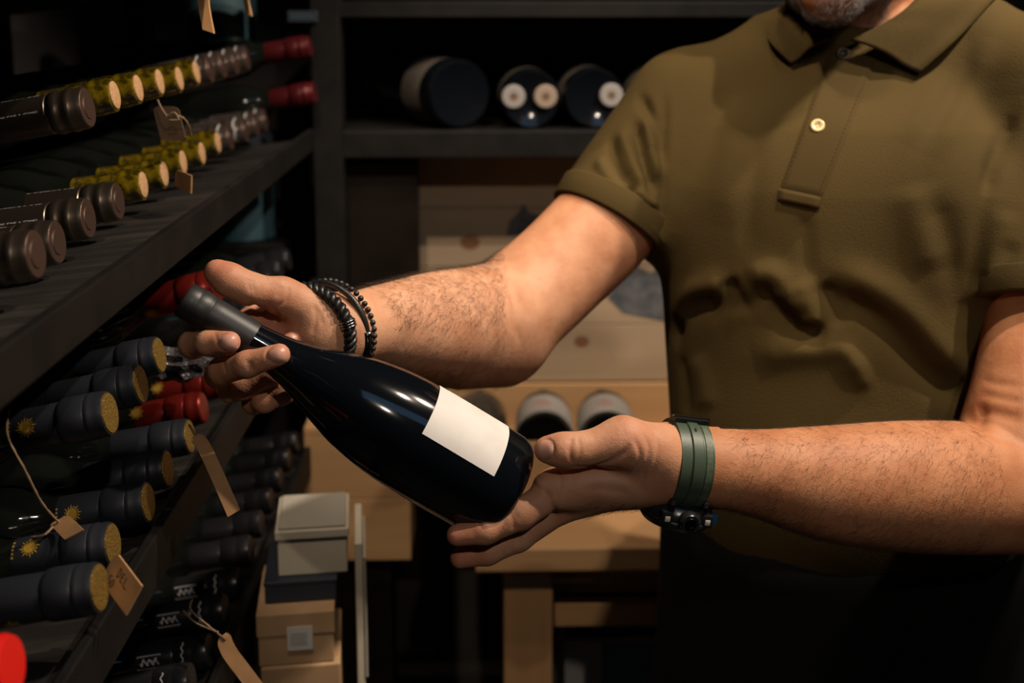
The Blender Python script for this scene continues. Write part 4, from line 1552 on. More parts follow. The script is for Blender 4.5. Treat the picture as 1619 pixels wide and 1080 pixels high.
for sg in (-1, 1):
    e = HC + G * 0.088 + HR * 0.031 * sg + HU * 0.008
    FH.ell(e + G * 0.004, (HR, G, HU), (0.019, 0.013, 0.013), 0.012, sub=True)
    FH.ell(e - G * 0.0155, (HR, G, HU), (0.0165, 0.0135, 0.0135), 0.004)       # closed lids round the eyeball
    FH.ell(e - G * 0.0000 - HU * 0.001, (HR, G, HU), (0.0105, 0.010, 0.0036), 0.003, sub=True)   # opening between the lids
    FH.cone(e + HU * 0.018 - HR * 0.014 + G * 0.003, e + HU * 0.019 + HR * 0.016 + G * 0.000, 0.0065, 0.0065, 0.012)
    FH.ell(HC + G * 0.066 + HR * 0.040 * sg - HU * 0.030, (HR, G, HU), (0.024, 0.018, 0.022), 0.02)
    ear = HC + HR * 0.078 * sg - G * 0.012 - HU * 0.012
    FH.ell(ear, (HR, G, HU), (0.009, 0.018, 0.031), 0.005)
    FH.ell(ear + HR * 0.009 * sg, (HR, G, HU), (0.006, 0.010, 0.019), 0.004, sub=True)
mouth = HC + G * 0.099 - HU * 0.062
FH.cone(mouth - HR * 0.02 - G * 0.006 + HU * 0.004, mouth + HR * 0.02 - G * 0.006 + HU * 0.004, 0.006, 0.006, 0.006)
FH.cone(mouth - HR * 0.018 - G * 0.006 - HU * 0.008, mouth + HR * 0.018 - G * 0.006 - HU * 0.008, 0.0065, 0.0065, 0.006)
NK = P(1400, 60, 1.20)
FH.cone(NK + np.array([0, 0, -0.03]), HC - HU * 0.05 - G * 0.035, 0.060, 0.057, 0.02)
vH, qH = FH.mesh()
vH = smooth_mesh(vH, qH, 3)
vH = px_folds(vH, qH, [([(1385, 40), (1410, 22), (1440, -4)], -0.002, 0.004), ([(1370, 48), (1400, 12), (1420, -8)], -0.0015, 0.004), ([(1350, 40), (1385, 8), (1400, -10)], 0.002, 0.006)])

parts_ = [(vR, qR, redR), (vL, qL, redL), (vA, qA, None), (vB, qB, None), (vT, qT, None), (vH, qH, None)]
av, aq, ar, off = [], [], [], 0
for v, q, r in parts_:
    av.append(v)
    aq.append(q + off)
    ar.append(np.zeros(len(v)) if r is None else r)
    off += len(v)
av = np.concatenate(av)
aq = np.concatenate(aq)
# join the shells under the watch, bracelets, sleeves and collar into one continuous surface
lens = np.cumsum([0] + [len(p_[0]) for p_ in parts_])
from mathutils.kdtree import KDTree
extra = []
for (sa, sb) in ((0, 2), (1, 3), (2, 4), (3, 4), (5, 4)):
    kd = KDTree(lens[sb + 1] - lens[sb])
    for i in range(lens[sb], lens[sb + 1]):
        kd.insert(V(av[i]), int(i))
    kd.balance()
    ia = np.arange(lens[sa], lens[sa + 1])[::7]
    best = min(((kd.find(V(av[i]))[2], int(i), kd.find(V(av[i]))[1]) for i in ia))
    a_i, b_i = best[1], best[2]
    fa = aq[(aq == a_i).any(1)][0]
    fb = aq[(aq == b_i).any(1)][0]
    a2 = fa[(list(fa).index(a_i) + 1) % 4]
    b2 = fb[(list(fb).index(b_i) + 1) % 4]
    extra.append((a_i, a2, b_i, b2))
aq = np.concatenate([aq, np.array(extra)])
body = np_obj('body', av, aq, 'skin')
tanv = np.zeros(len(av))
for k_, t_v in ((2, 0.30), (3, 0.95), (5, 0.9)):
    tanv[lens[k_]:lens[k_ + 1]] = t_v
# the tan fades out over the wrist and begins where the sun reaches
wl = np.clip(((av - W_L) @ nrm(P(1190, 747, 0.918) - W_L) + 0.035) / 0.06, 0, 1)
tanv[lens[1]:lens[2]] = 0.95 * wl[lens[1]:lens[2]]
tanv[lens[3]:lens[4]] *= wl[lens[3]:lens[4]]
inner = np.clip(((vA - EL_R) @ FW) / 0.05 * 0.5 + 0.35, 0, 1)
tanv[lens[2]:lens[3]] = 0.9 * inner
at_t = body.data.attributes.new('tan', 'FLOAT', 'POINT')
at_t.data.foreach_set('value', tanv.astype(np.float32))
at_r = body.data.attributes.new('red', 'FLOAT', 'POINT')
at_r.data.foreach_set('value', np.concatenate(ar).astype(np.float32))
rel(body, man)

# eyes
for sg in (-1, 1):
    e = HC + G * 0.0715 + HR * 0.031 * sg + HU * 0.007
    ev_, ef_ = lathe_data([(0.0115 * math.sin(math.pi * k / 12), -0.0115 * math.cos(math.pi * k / 12)) for k in range(13)], 20, False)
    q = rot_to(G)
    eo = rel(obj_from('eye', [np.array(q @ Vector(x)) + e for x in ev_], ef_, 'eye_white'), man)
    iv, if_ = lathe_data([(0.0055, 0.0104), (0.004, 0.0116), (0.0, 0.012)], 18, False)
    rel(obj_from('iris', [np.array(q @ Vector(x)) + e for x in iv], if_, 'eye_iris'), eo)

# finger nails
bvR, bvL = bvh_of(vR, qR), bvh_of(vL, qL)


def nail(bv, px, py, along, L, Wd, tilt=(0, 0)):
    c, n_ = hit(bv, px, py)
    if c is None:
        return
    tc_ = nrm(CAM - c)
    n_ = nrm(n_ + tc_ * 0.3)
    t = np.asarray(along, float)
    t = nrm(t - n_ * (t @ n_))
    s = np.cross(n_, t)
    vs_, fs = [], []
    nu, nv = 10, 10
    for i in range(nu + 1):
        for j in range(nv + 1):
            a, b = (i / nu - 0.5) * 2, (j / nv - 0.5) * 2
            # rounded rectangle
            x = a * L / 2 * (1 - 0.10 * b * b)
            y = b * Wd / 2 * (1 - 0.16 * a * a * (1 if a < 0 else 0.8))
            p = c + t * x + s * y
            h_ = bv.ray_cast(V(p + n_ * 0.012), V(-n_), 0.03)
            q = np.array(h_[0]) + n_ * (0.00035 + 0.0004 * (1 - max(abs(a), abs(b)) ** 4)) if h_[0] is not None else p
            vs_.append(q)
    for i in range(nu):
        for j in range(nv):
            fs.append((i * (nv + 1) + j, (i + 1) * (nv + 1) + j, (i + 1) * (nv + 1) + j + 1, i * (nv + 1) + j + 1))
    rel(obj_from('fingernail', vs_, fs, 'nail'), man)


nail(bvR, 360, 542, P(375, 540, 0.85) - P(350, 544, 0.85), 0.0145, 0.0125)
nail(bvR, 436, 563, P(452, 556, 0.85) - P(425, 563, 0.85), 0.0140, 0.0112)
nail(bvR, 464, 532, P(470, 525, 0.9) - P(460, 540, 0.9), 0.006, 0.007)
nail(bvL, 863, 711, P(845, 711, 0.86) - P(880, 712, 0.86), 0.0125, 0.0140)

# ---- polo shirt ---------------------------------------------------------------
FS = Field((0.06, 0.96, 0.85), (0.74, 1.42, 1.56), 0.0035)
torso_field(FS, 0.0)
FS.cone(NBl, SHr, 0.050, 0.056, 0.04)
FS.cone(NBr, SHl, 0.052, 0.062, 0.04)
FS.cone(NBl, NBr, 0.046, 0.046, 0.03)
cuffR = P(963, 352, 1.19)
dR = nrm(-0.53 * RT - 0.84 * UP - 0.25 * FW)
elU = P(1655, 500, 1.07)
dL = nrm(P(1640, 620, 1.03) - SHl)
cuffL = P(1650, 490, 1.072)


def cut_plane(F, c, nrm_dir, rad):
    w = F._win(np.asarray(c) - rad, np.asarray(c) + rad)
    sl, (X, Y, Z) = w
    d = (X - c[0]) * nrm_dir[0] + (Y - c[1]) * nrm_dir[1] + (Z - c[2]) * nrm_dir[2]
    r2 = (X - c[0]) ** 2 + (Y - c[1]) ** 2 + (Z - c[2]) ** 2
    F.v[sl] = np.where(r2 < rad * rad, np.maximum(F.v[sl], d), F.v[sl])


def sleeve(pts, rads, cuff, d, hole, ax):
    fx = Field.__new__(Field)
    fx.lo, fx.h, fx.n = FS.lo, FS.h, FS.n
    fx.v = np.full(FS.n, 0.08, np.float32)
    fx.limb(pts, rads, 0.02, 12)
    cut_plane(fx, cuff, d, 0.2)
    fx.cone(cuff + ax * 0.035, cuff + ax * 0.09, hole, hole, 0.002, sub=True)
    k = 0.02
    hh = np.clip(0.5 + 0.5 * (FS.v - fx.v) / k, 0, 1)
    FS.v = (FS.v * (1 - hh) + fx.v * hh - k * hh * (1 - hh)).astype(np.float32)


# pectorals and belly
FS.ell(np.array([CXS[6], CYS[6], 1.285]) + FRT * 0.085 - LAT * 0.075, (LAT, FRT, [0, 0, 1]), (0.085, 0.040, 0.075), 0.05)
FS.ell(np.array([CXS[6], CYS[6], 1.285]) + FRT * 0.085 + LAT * 0.075, (LAT, FRT, [0, 0, 1]), (0.085, 0.040, 0.075), 0.05)
FS.ell(np.array([CXS[2], CYS[2], 1.01]) + FRT * 0.075, (LAT, FRT, [0, 0, 1]), (0.13, 0.075, 0.11), 0.05)
sleeve([SHr, P(1045, 245, 1.225), cuffR + dR * 0.02], [0.062, 0.070, 0.0655], cuffR, dR, 0.0590, nrm(P(880, 430, 1.16) - P(1060, 235, 1.23)))
sleeve([SHl, P(1660, 330, 1.12), cuffL + dL * 0.02], [0.066, 0.074, 0.0715], cuffL, dL, 0.0620, dL)
vS, qS = FS.mesh()
vS = smooth_mesh(vS, qS, 3)
FOLDS = [
    # sleeve folds
    ([(965, 215), (975, 262), (996, 296)], -0.006, 0.006), ([(983, 205), (998, 250), (1020, 300)], 0.006, 0.007), ([(1003, 190), (1018, 250), (1038, 310)], -0.012, 0.006),
    ([(1022, 180), (1036, 240), (1044, 290)], 0.006, 0.007), ([(990, 290), (1012, 326), (1040, 340)], -0.006, 0.006), ([(1010, 150), (1035, 200), (1045, 260)], -0.008, 0.006),
    ([(1050, 150), (1049, 260), (1046, 380)], -0.006, 0.005), ([(1003, 300), (1025, 320), (1042, 325)], 0.006, 0.006), ([(945, 250), (965, 285), (985, 300)], 0.004, 0.006),
    # chest to flank drape
    ([(1120, 110), (1105, 210), (1080, 320), (1060, 420)], 0.003, 0.016), ([(1200, 130), (1192, 240), (1185, 350), (1190, 430)], -0.003, 0.012),
    ([(1160, 150), (1150, 260), (1140, 360)], 0.003, 0.016),
    # belly folds
    ([(1070, 520), (1085, 470), (1120, 452), (1160, 446)], 0.009, 0.012), ([(1062, 545), (1078, 505), (1105, 485), (1145, 478)], -0.010, 0.012),
    ([(1150, 440), (1162, 465), (1168, 500)], -0.009, 0.008), ([(1180, 440), (1210, 432), (1232, 442), (1248, 470), (1268, 500)], 0.010, 0.012),
    ([(1222, 470), (1240, 500), (1262, 525), (1310, 530)], -0.013, 0.010), ([(1170, 495), (1200, 475), (1225, 462)], -0.006, 0.010),
    ([(1265, 440), (1280, 480), (1285, 520)], 0.008, 0.010), ([(1300, 445), (1320, 480), (1330, 520)], -0.006, 0.009),
    ([(1300, 455), (1350, 480), (1405, 520), (1450, 570), (1490, 605), (1540, 640)], -0.009, 0.014), ([(1310, 425), (1370, 450), (1430, 490), (1480, 545), (1530, 600)], 0.009, 0.016),
    ([(1190, 565), (1240, 555), (1300, 550), (1335, 560), (1370, 610)], 0.008, 0.016), ([(1330, 540), (1355, 580), (1370, 620)], 0.004, 0.008),
    ([(1095, 560), (1110, 600), (1120, 650)], 0.004, 0.014), ([(1075, 560), (1085, 620), (1085, 660)], -0.004, 0.010),
    # right chest
    ([(1470, 300), (1490, 360), (1510, 430), (1530, 520)], -0.006, 0.014), ([(1440, 290), (1455, 350), (1480, 430)], 0.005, 0.018),
    ([(1575, 230), (1560, 300), (1545, 400), (1540, 480)], -0.006, 0.009), ([(1600, 180), (1580, 240), (1565, 310)], -0.006, 0.008),
    ([(1520, 60), (1480, 150), (1430, 230)], 0.003, 0.012), ([(1570, 60), (1520, 170), (1470, 250)], 0.004, 0.012), ([(1545, 60), (1500, 160), (1455, 235)], -0.003, 0.010),
    ([(1270, 340), (1276, 400), (1278, 440)], -0.003, 0.008), ([(1100, 660), (1105, 740), (1120, 820)], -0.003, 0.012),
    ([(1590, 330), (1575, 400), (1565, 450)], 0.004, 0.012), ([(1605, 380), (1585, 420), (1575, 470)], -0.004, 0.008),
]
vS = px_folds(vS, qS, FOLDS, 20, 0.9)
shirt = rel(np_obj('polo_shirt', vS, qS, 'pique_olive'), man)
shirt['label'] = 'olive pique polo shirt'
bvS = bvh_of(vS, qS)


def near(bv, p, off=0.006):
    c, n_, _, _ = bv.find_nearest(V(p))
    return np.array(c) + np.array(n_) * off


# cuffs
for cf, d, ri, ro in ((cuffR, dR, 0.0600, 0.0655), (cuffL, dL, 0.0640, 0.0715)):
    q = rot_to(d)
    prof_c = [(ri, 0.004), (ro - 0.0008, 0.004), (ro, 0.0025), (ro + 0.0010, -0.020), (ro + 0.0006, -0.0215), (ro - 0.0015, -0.022), (ri, -0.022)]
    cv, cf_ = lathe_data(prof_c + [prof_c[0]], 48, False)
    rel(obj_from('cuff', [np.array(q @ Vector(x)) + cf for x in cv], cf_, 'rib_olive'), shirt)

# placket
def grid_on_shirt(corners, nu, nv, off, edge_off=0.0004):
    tl, tr, bl, br = [np.array(c, float) for c in corners]
    vs_, fs = [], []
    for i in range(nv + 1):
        for j in range(nu + 1):
            u, w = j / nu, i / nv
            p = (tl * (1 - u) + tr * u) * (1 - w) + (bl * (1 - u) + br * u) * w
            h_, n_ = hit(bvS, p[0], p[1])
            if h_ is None:
                h_ = near(bvS, P(p[0], p[1], 1.08), 0)
                n_ = nrm(CAM - h_)
            e = min(u, 1 - u, w, 1 - w)
            vs_.append(h_ + n_ * (edge_off if e < 1e-6 else off))
    for i in range(nv):
        for j in range(nu):
            a = i * (nu + 1) + j
            fs.append((a, a + nu + 1, a + nu + 2, a + 1))
    return vs_, fs


v, f = grid_on_shirt([(1316, 66), (1388, 92), (1232, 302), (1299, 315)], 10, 30, 0.0028)
rel(obj_from('placket', v, f, 'placket_olive'), shirt)
v, f = grid_on_shirt([(1231, 297), (1299, 311), (1229, 318), (1295, 332)], 12, 6, 0.0050, 0.001)
rel(obj_from('placket_tab', v, f, 'placket_olive'), shirt)
for (sx0, sy0, sx1, sy1) in ((1322, 72, 1238, 300), (1381, 96, 1293, 310)):
    sv, sf = [], []
    for k in range(34):
        a, b = k / 34, (k + 0.55) / 34
        pts = []
        for t in (a, b):
            h_, n_ = hit(bvS, sx0 + (sx1 - sx0) * t, sy0 + (sy1 - sy0) * t)
            pts.append(h_ + n_ * 0.0032)
        tv, tf = tube_data(pts, 0.0003, 4)
        sv, sf = merge([(sv, sf), (tv, tf)])
    rel(obj_from('stitching', sv, sf, 'rib_olive'), shirt)['kind'] = 'stuff'


def button(px, py, material, rad=0.0066):
    c, n_ = hit(bvS, px, py)
    n_ = nrm(n_ * 0.6 + nrm(CAM - c) * 0.4)
    q = rot_to(n_)
    prof_b = [(rad * 0.8, 0), (rad, 0.0008), (rad, 0.0017), (rad * 0.9, 0.0024), (rad * 0.62, 0.0021), (rad * 0.55, 0.0015), (0.0, 0.0014)]
    bv_, bf_ = lathe_data(prof_b, 28, False)
    base = c + n_ * 0.0030
    bo = rel(obj_from('button', [np.array(q @ Vector(x)) + base for x in bv_], bf_, material), shirt)
    bo['label'] = 'pale shell button' if 'shell' in material else 'olive button'
    hv, hf = [], []
    for dx, dy in ((1, 1), (1, -1), (-1, 1), (-1, -1)):
        v2, f2 = lathe_data([(0.0008, 0.00145), (0.0008, 0.0018), (0, 0.0018)], 8, False)
        v2 = [(x[0] + dx * 0.0014, x[1] + dy * 0.0014, x[2]) for x in v2]
        hv, hf = merge([(hv, hf), (v2, hf and f2 or f2)])
    rel(obj_from('button_thread', [np.array(q @ Vector(x)) + base for x in hv], hf, 'ink'), shirt)


button(1333, 87, 'button_olive', 0.0068)
button(1293, 201, 'shirt_shell_button', 0.0066)

# collar
inn = [P(1345, 63, 1.130), P(1397, 38, 1.130), P(1447, 0, 1.138), P(1492, -70, 1.20), P(1450, -110, 1.275), P(1350, -90, 1.29), P(1285, -35, 1.25), P(1284, 15, 1.185), P(1318, 62, 1.135)]
outp = [(1450, 123), (1520, 58), (1574, 0), None, None, None, None, (1214, 62), (1252, 106)]
outg = [None, None, None, P(1590, -50, 1.24), P(1490, -75, 1.32), P(1330, -60, 1.34), P(1225, -5, 1.29), None, None]
out_ = []
for a, b in zip(outp, outg):
    if a is not None:
        h_, n_ = hit(bvS, *a)
        if h_ is None:
            h_, n_ = P(a[0], a[1], 1.1), nrm(CAM - P(a[0], a[1], 1.1))
        out_.append(h_ + n_ * 0.0075)
    else:
        out_.append(near(bvS, b, 0.007))
# the inner edge sits on the neck, never behind the shirt's surface
NC = 64
ci, co = catmull(inn, NC), catmull(out_, NC)
cv, cf_ = [], []
NVc = 8
for i in range(NC + 1):
    up_ = np.array([0, 0, 1.0])
    for j in range(NVc + 1):
        t = j / NVc
        p = ci[i] * (1 - t) + co[i] * t
        bul = 0.006 * math.sin(math.pi * min(t * 1.3, 1)) ** 1
        outw = nrm(np.array([p[0] - NB[0], p[1] - NB[1], 0.06]))
        cv.append(p + outw * bul)
for i in range(NC):
    for j in range(NVc):
        a = i * (NVc + 1) + j
        cf_.append((a, a + 1, a + NVc + 2, a + NVc + 1))
collar = obj_from('collar', cv, cf_, 'rib_olive')
sm = collar.modifiers.new('thickness', 'SOLIDIFY')
sm.thickness = 0.0026
sm.offset = 0
rel(collar, shirt)
# ribbing lines are knitted into the collar: fine raised courses
rv, rf = [], []
for j in range(1, 30):
    t = j / 30
    pts = []
    for i in range(NC + 1):
        jj = t * NVc
        j0 = min(int(jj), NVc - 1)
        p = np.array(cv[i * (NVc + 1) + j0]) * (1 - (jj - j0)) + np.array(cv[i * (NVc + 1) + j0 + 1]) * (jj - j0)
        outw = nrm(np.array([p[0] - NB[0], p[1] - NB[1], 0.06]))
        pts.append(p + outw * 0.0014)
    tv, tf = tube_data(pts, 0.00045, 4)
    rv, rf = merge([(rv, rf), (tv, tf)])
ro_ = rel(obj_from('collar_ribbing', rv, rf, 'rib_olive'), shirt)
ro_['kind'] = 'stuff'

# ---- apron, trousers, shoes -------------------------------------------------------
def loft(name, sections, material, parent, n=64, e=2.3):
    vs_, fs = [], []
    for (c, a, b) in sections:
        for i in range(n):
            t = 2 * math.pi * i / n
            ct, st = math.cos(t), math.sin(t)
            x = math.copysign(abs(ct) ** (2 / e), ct) * a
            y = math.copysign(abs(st) ** (2 / e), st) * b
            fold = 1 + 0.006 * math.sin(5 * t + c[2] * 7) + 0.004 * math.sin(11 * t)
            vs_.append(np.asarray(c) + (LAT * x + FRT * y) * fold)
    for j in range(len(sections) - 1):
        for i in range(n):
            fs.append((j * n + i, j * n + (i + 1) % n, (j + 1) * n + (i + 1) % n, (j + 1) * n + i))
    fs.append(tuple((len(sections) - 1) * n + i for i in range(n)))
    return rel(obj_from(name, vs_, fs, material), parent)


def waist(z):
    return np.array([np.interp(z, ZS, CXS), np.interp(z, ZS, CYS), z])


sec = [(waist(0.966) + FRT * 0.002, 0.184, 0.150), (waist(0.9645) + FRT * 0.002, 0.188, 0.155), (waist(0.93), 0.197, 0.160), (waist(0.88), 0.199, 0.158), (waist(0.80), 0.204, 0.155)]
for z in (0.7, 0.6, 0.5, 0.45):
    sec.append((np.array([0.40, 1.175, z]), 0.212, 0.15 + (0.7 - z) * 0.05))
apron = loft('apron', sec, 'apron_cloth', man)
apron['label'] = 'black waist apron'
bvAp = None
for sg in (-1, 1):
    top = np.array([0.40, 1.185, 0.70]) + LAT * 0.09 * sg
    foot = np.array([0.40, 1.19, 0.06]) + LAT * 0.11 * sg
    lv, lf = tube_data(catmull([top, top * 0.5 + foot * 0.5, foot], 10), list(np.linspace(0.085, 0.058, 11)), 20)
    rel(obj_from('trouser_leg', lv, lf, 'trouser_cloth'), man)
    FSH = Field(foot + np.array([-0.2, -0.26, -0.07]), foot + np.array([0.2, 0.2, 0.1]), 0.006)
    FSH.cone(foot + np.array([0, 0.02, -0.015]), foot + FRT * 0.16 + np.array([0, 0, -0.025]), 0.044, 0.034, 0.02)
    FSH.cone(foot + np.array([0, 0.0, 0.02]), foot + np.array([0, 0, -0.01]), 0.05, 0.045, 0.02)
    cut_plane(FSH, foot + np.array([0, 0, -0.06]), np.array([0, 0, -1.0]), 0.4)
    sv, sq = FSH.mesh()
    rel(np_obj('shoe', sv, sq, 'shoe_leather'), man)


# ---- beard, hair, arm hair -----------------------------------------------------------
def strands(name, v, q, pick, count, length, direction, material, width=0.00011, curl=0.35, seed=1, lift=0.45, parent=None):
    r_ = np.random.default_rng(seed)
    c = v[q].mean(1)
    keep = np.where(pick(c))[0]
    if not len(keep):
        return None
    vn = normals_of(v, q)
    sel = r_.choice(keep, count)
    bw = r_.random((count, 4))
    bw /= bw.sum(1, keepdims=True)
    base = (v[q[sel]] * bw[:, :, None]).sum(1)
    n_ = vn[q[sel]].mean(1)
    n_ /= np.linalg.norm(n_, axis=1, keepdims=True) + 1e-9
    d = direction(base) + r_.normal(0, curl, (count, 3))
    d -= n_ * (d * n_).sum(1, keepdims=True)
    d /= np.linalg.norm(d, axis=1, keepdims=True) + 1e-9
    s = np.cross(d, n_)
    L = length * r_.uniform(0.55, 1.25, (count, 1))
    bend = r_.normal(0, 0.35, (count, 1))
    VV, QQ = [], []
    prev = None
    for k in range(4):
        t = k / 3
        p = base - n_ * 0.0003 + d * L * t + n_ * L * lift * t * (1 - 0.45 * t) + s * L * bend * t * t
        w = width * (1 - 0.75 * t)
        VV += [p + s * w, p - s * w * 0.5 + n_ * w * 0.8, p - s * w * 0.5 - n_ * w * 0.8]
    for k in range(3):
        for m in range(3):
            a = 3 * k + m
            b = 3 * k + (m + 1) % 3
            QQ.append((a * count, b * count, (b + 3) * count, (a + 3) * count))
    VV = np.concatenate(VV)
    base_q = np.array(QQ)[:, None, :] + np.arange(count)[None, :, None]
    o = np_obj(name, VV, base_q.reshape(-1, 4), material)
    rel(o, parent or man)
    o['kind'] = 'stuff'
    return o


axA = nrm(P(540, 523, 0.937) - P(760, 506, 1.095))
axB = nrm(P(1066, 732, 0.906) - EL_L)


def pickA(c):
    t = (c - P(540, 523, 0.937)) @ -axA
    upn = c[:, 2] - np.interp(t, [0, 0.25], [P(540, 523, 0.937)[2], P(790, 506, 1.11)[2]])
    return (t > 0.035) & (t < 0.26) & ((upn > 0.004) | (rng.random(len(c)) < 0.30)) & (c[:, 0] < P(800, 500, 1.11)[0])


strands('arm_hair', vA, qA, pickA, 4200, 0.015, lambda b: np.tile(axA * 0.8 + np.array([0, -0.35, -0.55]), (len(b), 1)), 'arm_hair', 0.00010, 0.45, 3)


def pickB(c):
    t = (c - P(1066, 732, 0.906)) @ -axB
    return (t > 0.035) & (t < 0.27) & (rng.random(len(c)) < 0.9)


strands('arm_hair', vB, qB, pickB, 5000, 0.011, lambda b: np.tile(axB * 0.9 + np.array([0.35, -0.1, -0.5]), (len(b), 1)), 'arm_hair', 0.00008, 0.35, 4, lift=0.3)
strands('hand_hair', vL, qL, lambda c: (c[:, 2] < P(1000, 790, 0.9)[2] + 0.006) & (c[:, 0] > P(935, 790, 0.9)[0]) & (c[:, 0] < P(1030, 790, 0.9)[0]), 420, 0.009,
        lambda b: np.tile(np.array([-0.7, -0.2, -0.5]), (len(b), 1)), 'arm_hair', 0.00008, 0.4, 5)


def beard_zone(c):
    r = c - HC
    g_, u_, h_ = r @ G, r @ HU, np.abs(r @ HR)
    low = c - CH
    jaw = (u_ < -0.045) & (g_ > -0.035)
    moust = (u_ > -0.075) & (u_ < -0.040) & (g_ > 0.08) & (h_ < 0.03)
    mouth_ = (np.abs(u_ + 0.062) < 0.010) & (h_ < 0.022) & (g_ > 0.07)
    nk = ((c - NK) @ nrm(HC - NK) < 0.075) & (g_ < 0.035)
    return (jaw | moust) & ~mouth_ & ~nk


strands('beard', vH, qH, beard_zone, 6500, 0.0115, lambda b: np.tile(-HU * 0.9 + G * 0.15, (len(b), 1)), 'beard_hair', 0.00016, 0.4, 6, lift=0.75)
strands('eyebrow', vH, qH, lambda c: (np.abs((c - HC) @ HU - 0.028) < 0.005) & (np.abs(np.abs((c - HC) @ HR) - 0.031) < 0.019) & ((c - HC) @ G > 0.06), 700, 0.008,
        lambda b: np.tile(HR * 0.0 + HU * 0.3, (len(b), 1)) + HR * np.sign((b - HC) @ HR)[:, None], 'head_hair', 0.00018, 0.3, 8, lift=0.3)
strands('head_hair', vH, qH, lambda c: ((c - HC) @ HU > 0.035 - 0.9 * ((c - HC) @ (-G)).clip(-1, 1)) & ((c - HC) @ HU > -0.06) & ((c - HC) @ G < 0.07), 6000, 0.02,
        lambda b: np.tile(-G * 0.7 - HU * 0.4, (len(b), 1)), 'head_hair', 0.00025, 0.25, 7, lift=0.3)

# ---- wrist watch -----------------------------------------------------------------------
WC = P(1078, 733, 0.907)                           # wrist centre under the strap
wax = nrm(P(1190, 747, 0.918) - P(1030, 730, 0.900))   # along the forearm
wup = nrm(np.array([0, 0, 1.0]) - wax * wax[2])
wsd = nrm(np.cross(wax, wup))                      # towards/away from camera
if wsd[1] > 0:
    wsd = -wsd
watch = empty('wristwatch', WC - wup * 0.04)
tag(watch, 'chunky black wristwatch on a green rubber strap', 'watch')


def strap_pts(ang, r_up, r_sd, along):
    return WC + wup * math.sin(ang) * r_up + wsd * math.cos(ang) * r_sd + wax * along


def strap_band(name, a0, a1, w, r0, r1, material, parent, n=40, prof=None):
    """curved band round the wrist between angles, with an outer/inner radius"""
    prof = prof or [(-w / 2, 0.0), (-w / 2 + 0.001, 1.0), (w / 2 - 0.001, 1.0), (w / 2, 0.0)]
    vs_, fs = [], []
    m = len(prof)
    for i in range(n + 1):
        a = math.radians(a0 + (a1 - a0) * i / n)
        for (al, lv) in prof:
            t = r0 + (r1 - r0) * lv
            vs_.append(strap_pts(a, 0.0322 + t, 0.0322 + t, al))
    for i in range(n):
        for k in range(m):
            fs.append((i * m + k, i * m + (k + 1) % m, (i + 1) * m + (k + 1) % m, (i + 1) * m + k))
    fs.append(tuple(range(m)))
    fs.append(tuple(n * m + k for k in range(m))[::-1])
    o = obj_from(name, vs_, fs, material)
    o.data.set_sharp_from_angle(angle=math.radians(35))
    return rel(o, parent)


strap = strap_band('strap', -50, 230, 0.0290, -0.0015, 0.0024, 'rubber_green', watch, 60)
strap_band('centre_ridge', -46, 84, 0.0100, 0.0024, 0.0038, 'rubber_green', watch, 40)
sd_ = strap_band('side_ridge', -42, 80, 0.006, 0.0022, 0.0031, 'rubber_green_light', watch, 40, [(0.0060, 0), (0.0065, 1.0), (0.0115, 1.0), (0.0120, 0)])
strap_band('keeper', 84, 100, 0.030, 0.0025, 0.0060, 'watch_black', watch, 10)
bk = strap_band('buckle', 88, 92, 0.031, 0.0058, 0.0072, 'watch_steel', watch, 6)
hole = strap_pts(math.radians(68), 0.0361, 0.0361, 0.0)
hv, hf = lathe_data([(0.0018, 0), (0.0018, 0.0006), (0, 0.0006)], 12, False)
q_ = rot_to(nrm(hole - WC))
rel(obj_from('strap_hole', [np.array(q_ @ Vector((x[0] * 0.6, x[1] * 1.2, x[2]))) + hole for x in hv], hf, 'ink'), watch)
# case hangs at the back of the wrist (below)
cc = WC - wup * 0.0255 + wsd * 0.006
qc = Matrix((V(wax), V(wsd), V(np.cross(wax, wsd)))).transposed().to_quaternion()
dn = np.array(qc @ Vector((0, 0, 1)))
if dn @ wup > 0:
    qc = Matrix((V(wax), V(-wsd), V(-np.cross(wax, wsd)))).transposed().to_quaternion()


def on_case(name, v, f, material, parent, smooth=True):
    o = obj_from(name, [np.array(qc @ Vector(tuple(map(float, x)))) + cc for x in v], f, material, smooth=smooth)
    o.data.set_sharp_from_angle(angle=math.radians(35))
    return rel(o, parent)


cvv, cff = lathe_data([(0.020, -0.001), (0.0250, 0.000), (0.0285, 0.004), (0.0295, 0.009), (0.0285, 0.0150), (0.0260, 0.018), (0.0225, 0.0182), (0.0215, 0.0175)], 48)
case = on_case('case', cvv, cff, 'watch_black', watch)
cvv, cff = lathe_data([(0.0296, 0.0100), (0.0305, 0.0110), (0.0305, 0.0130), (0.0290, 0.0142)], 48, False)
on_case('bezel', cvv, cff, 'watch_black', watch)
cvv, cff = lathe_data([(0.0218, 0.0175), (0.018, 0.0184), (0.0, 0.0188)], 40, False)
on_case('crystal', cvv, cff, 'watch_blue', watch)
# crown and pushers on the side towards the camera
sgn = 1 if (np.array(qc @ Vector((0, 1, 0))) @ wsd) > 0 else -1


def side_knob(name, x, rad, length, material, z=0.005, parent=None, y0=0.0265):
    v, f = lathe_data([(rad * 0.8, 0), (rad, 0.001), (rad, length * 0.8), (rad * 0.85, length), (rad * 0.6, length), (rad * 0.55, length * 0.85), (0, length * 0.85)], 24, False)
    y0 = math.sqrt(max(y0 ** 2 - x * x, 0.0001))
    v = [(a[0] + x, sgn * (y0 + a[2]), a[1] + z) for a in v]
    return on_case(name, v, f, material, parent or watch)


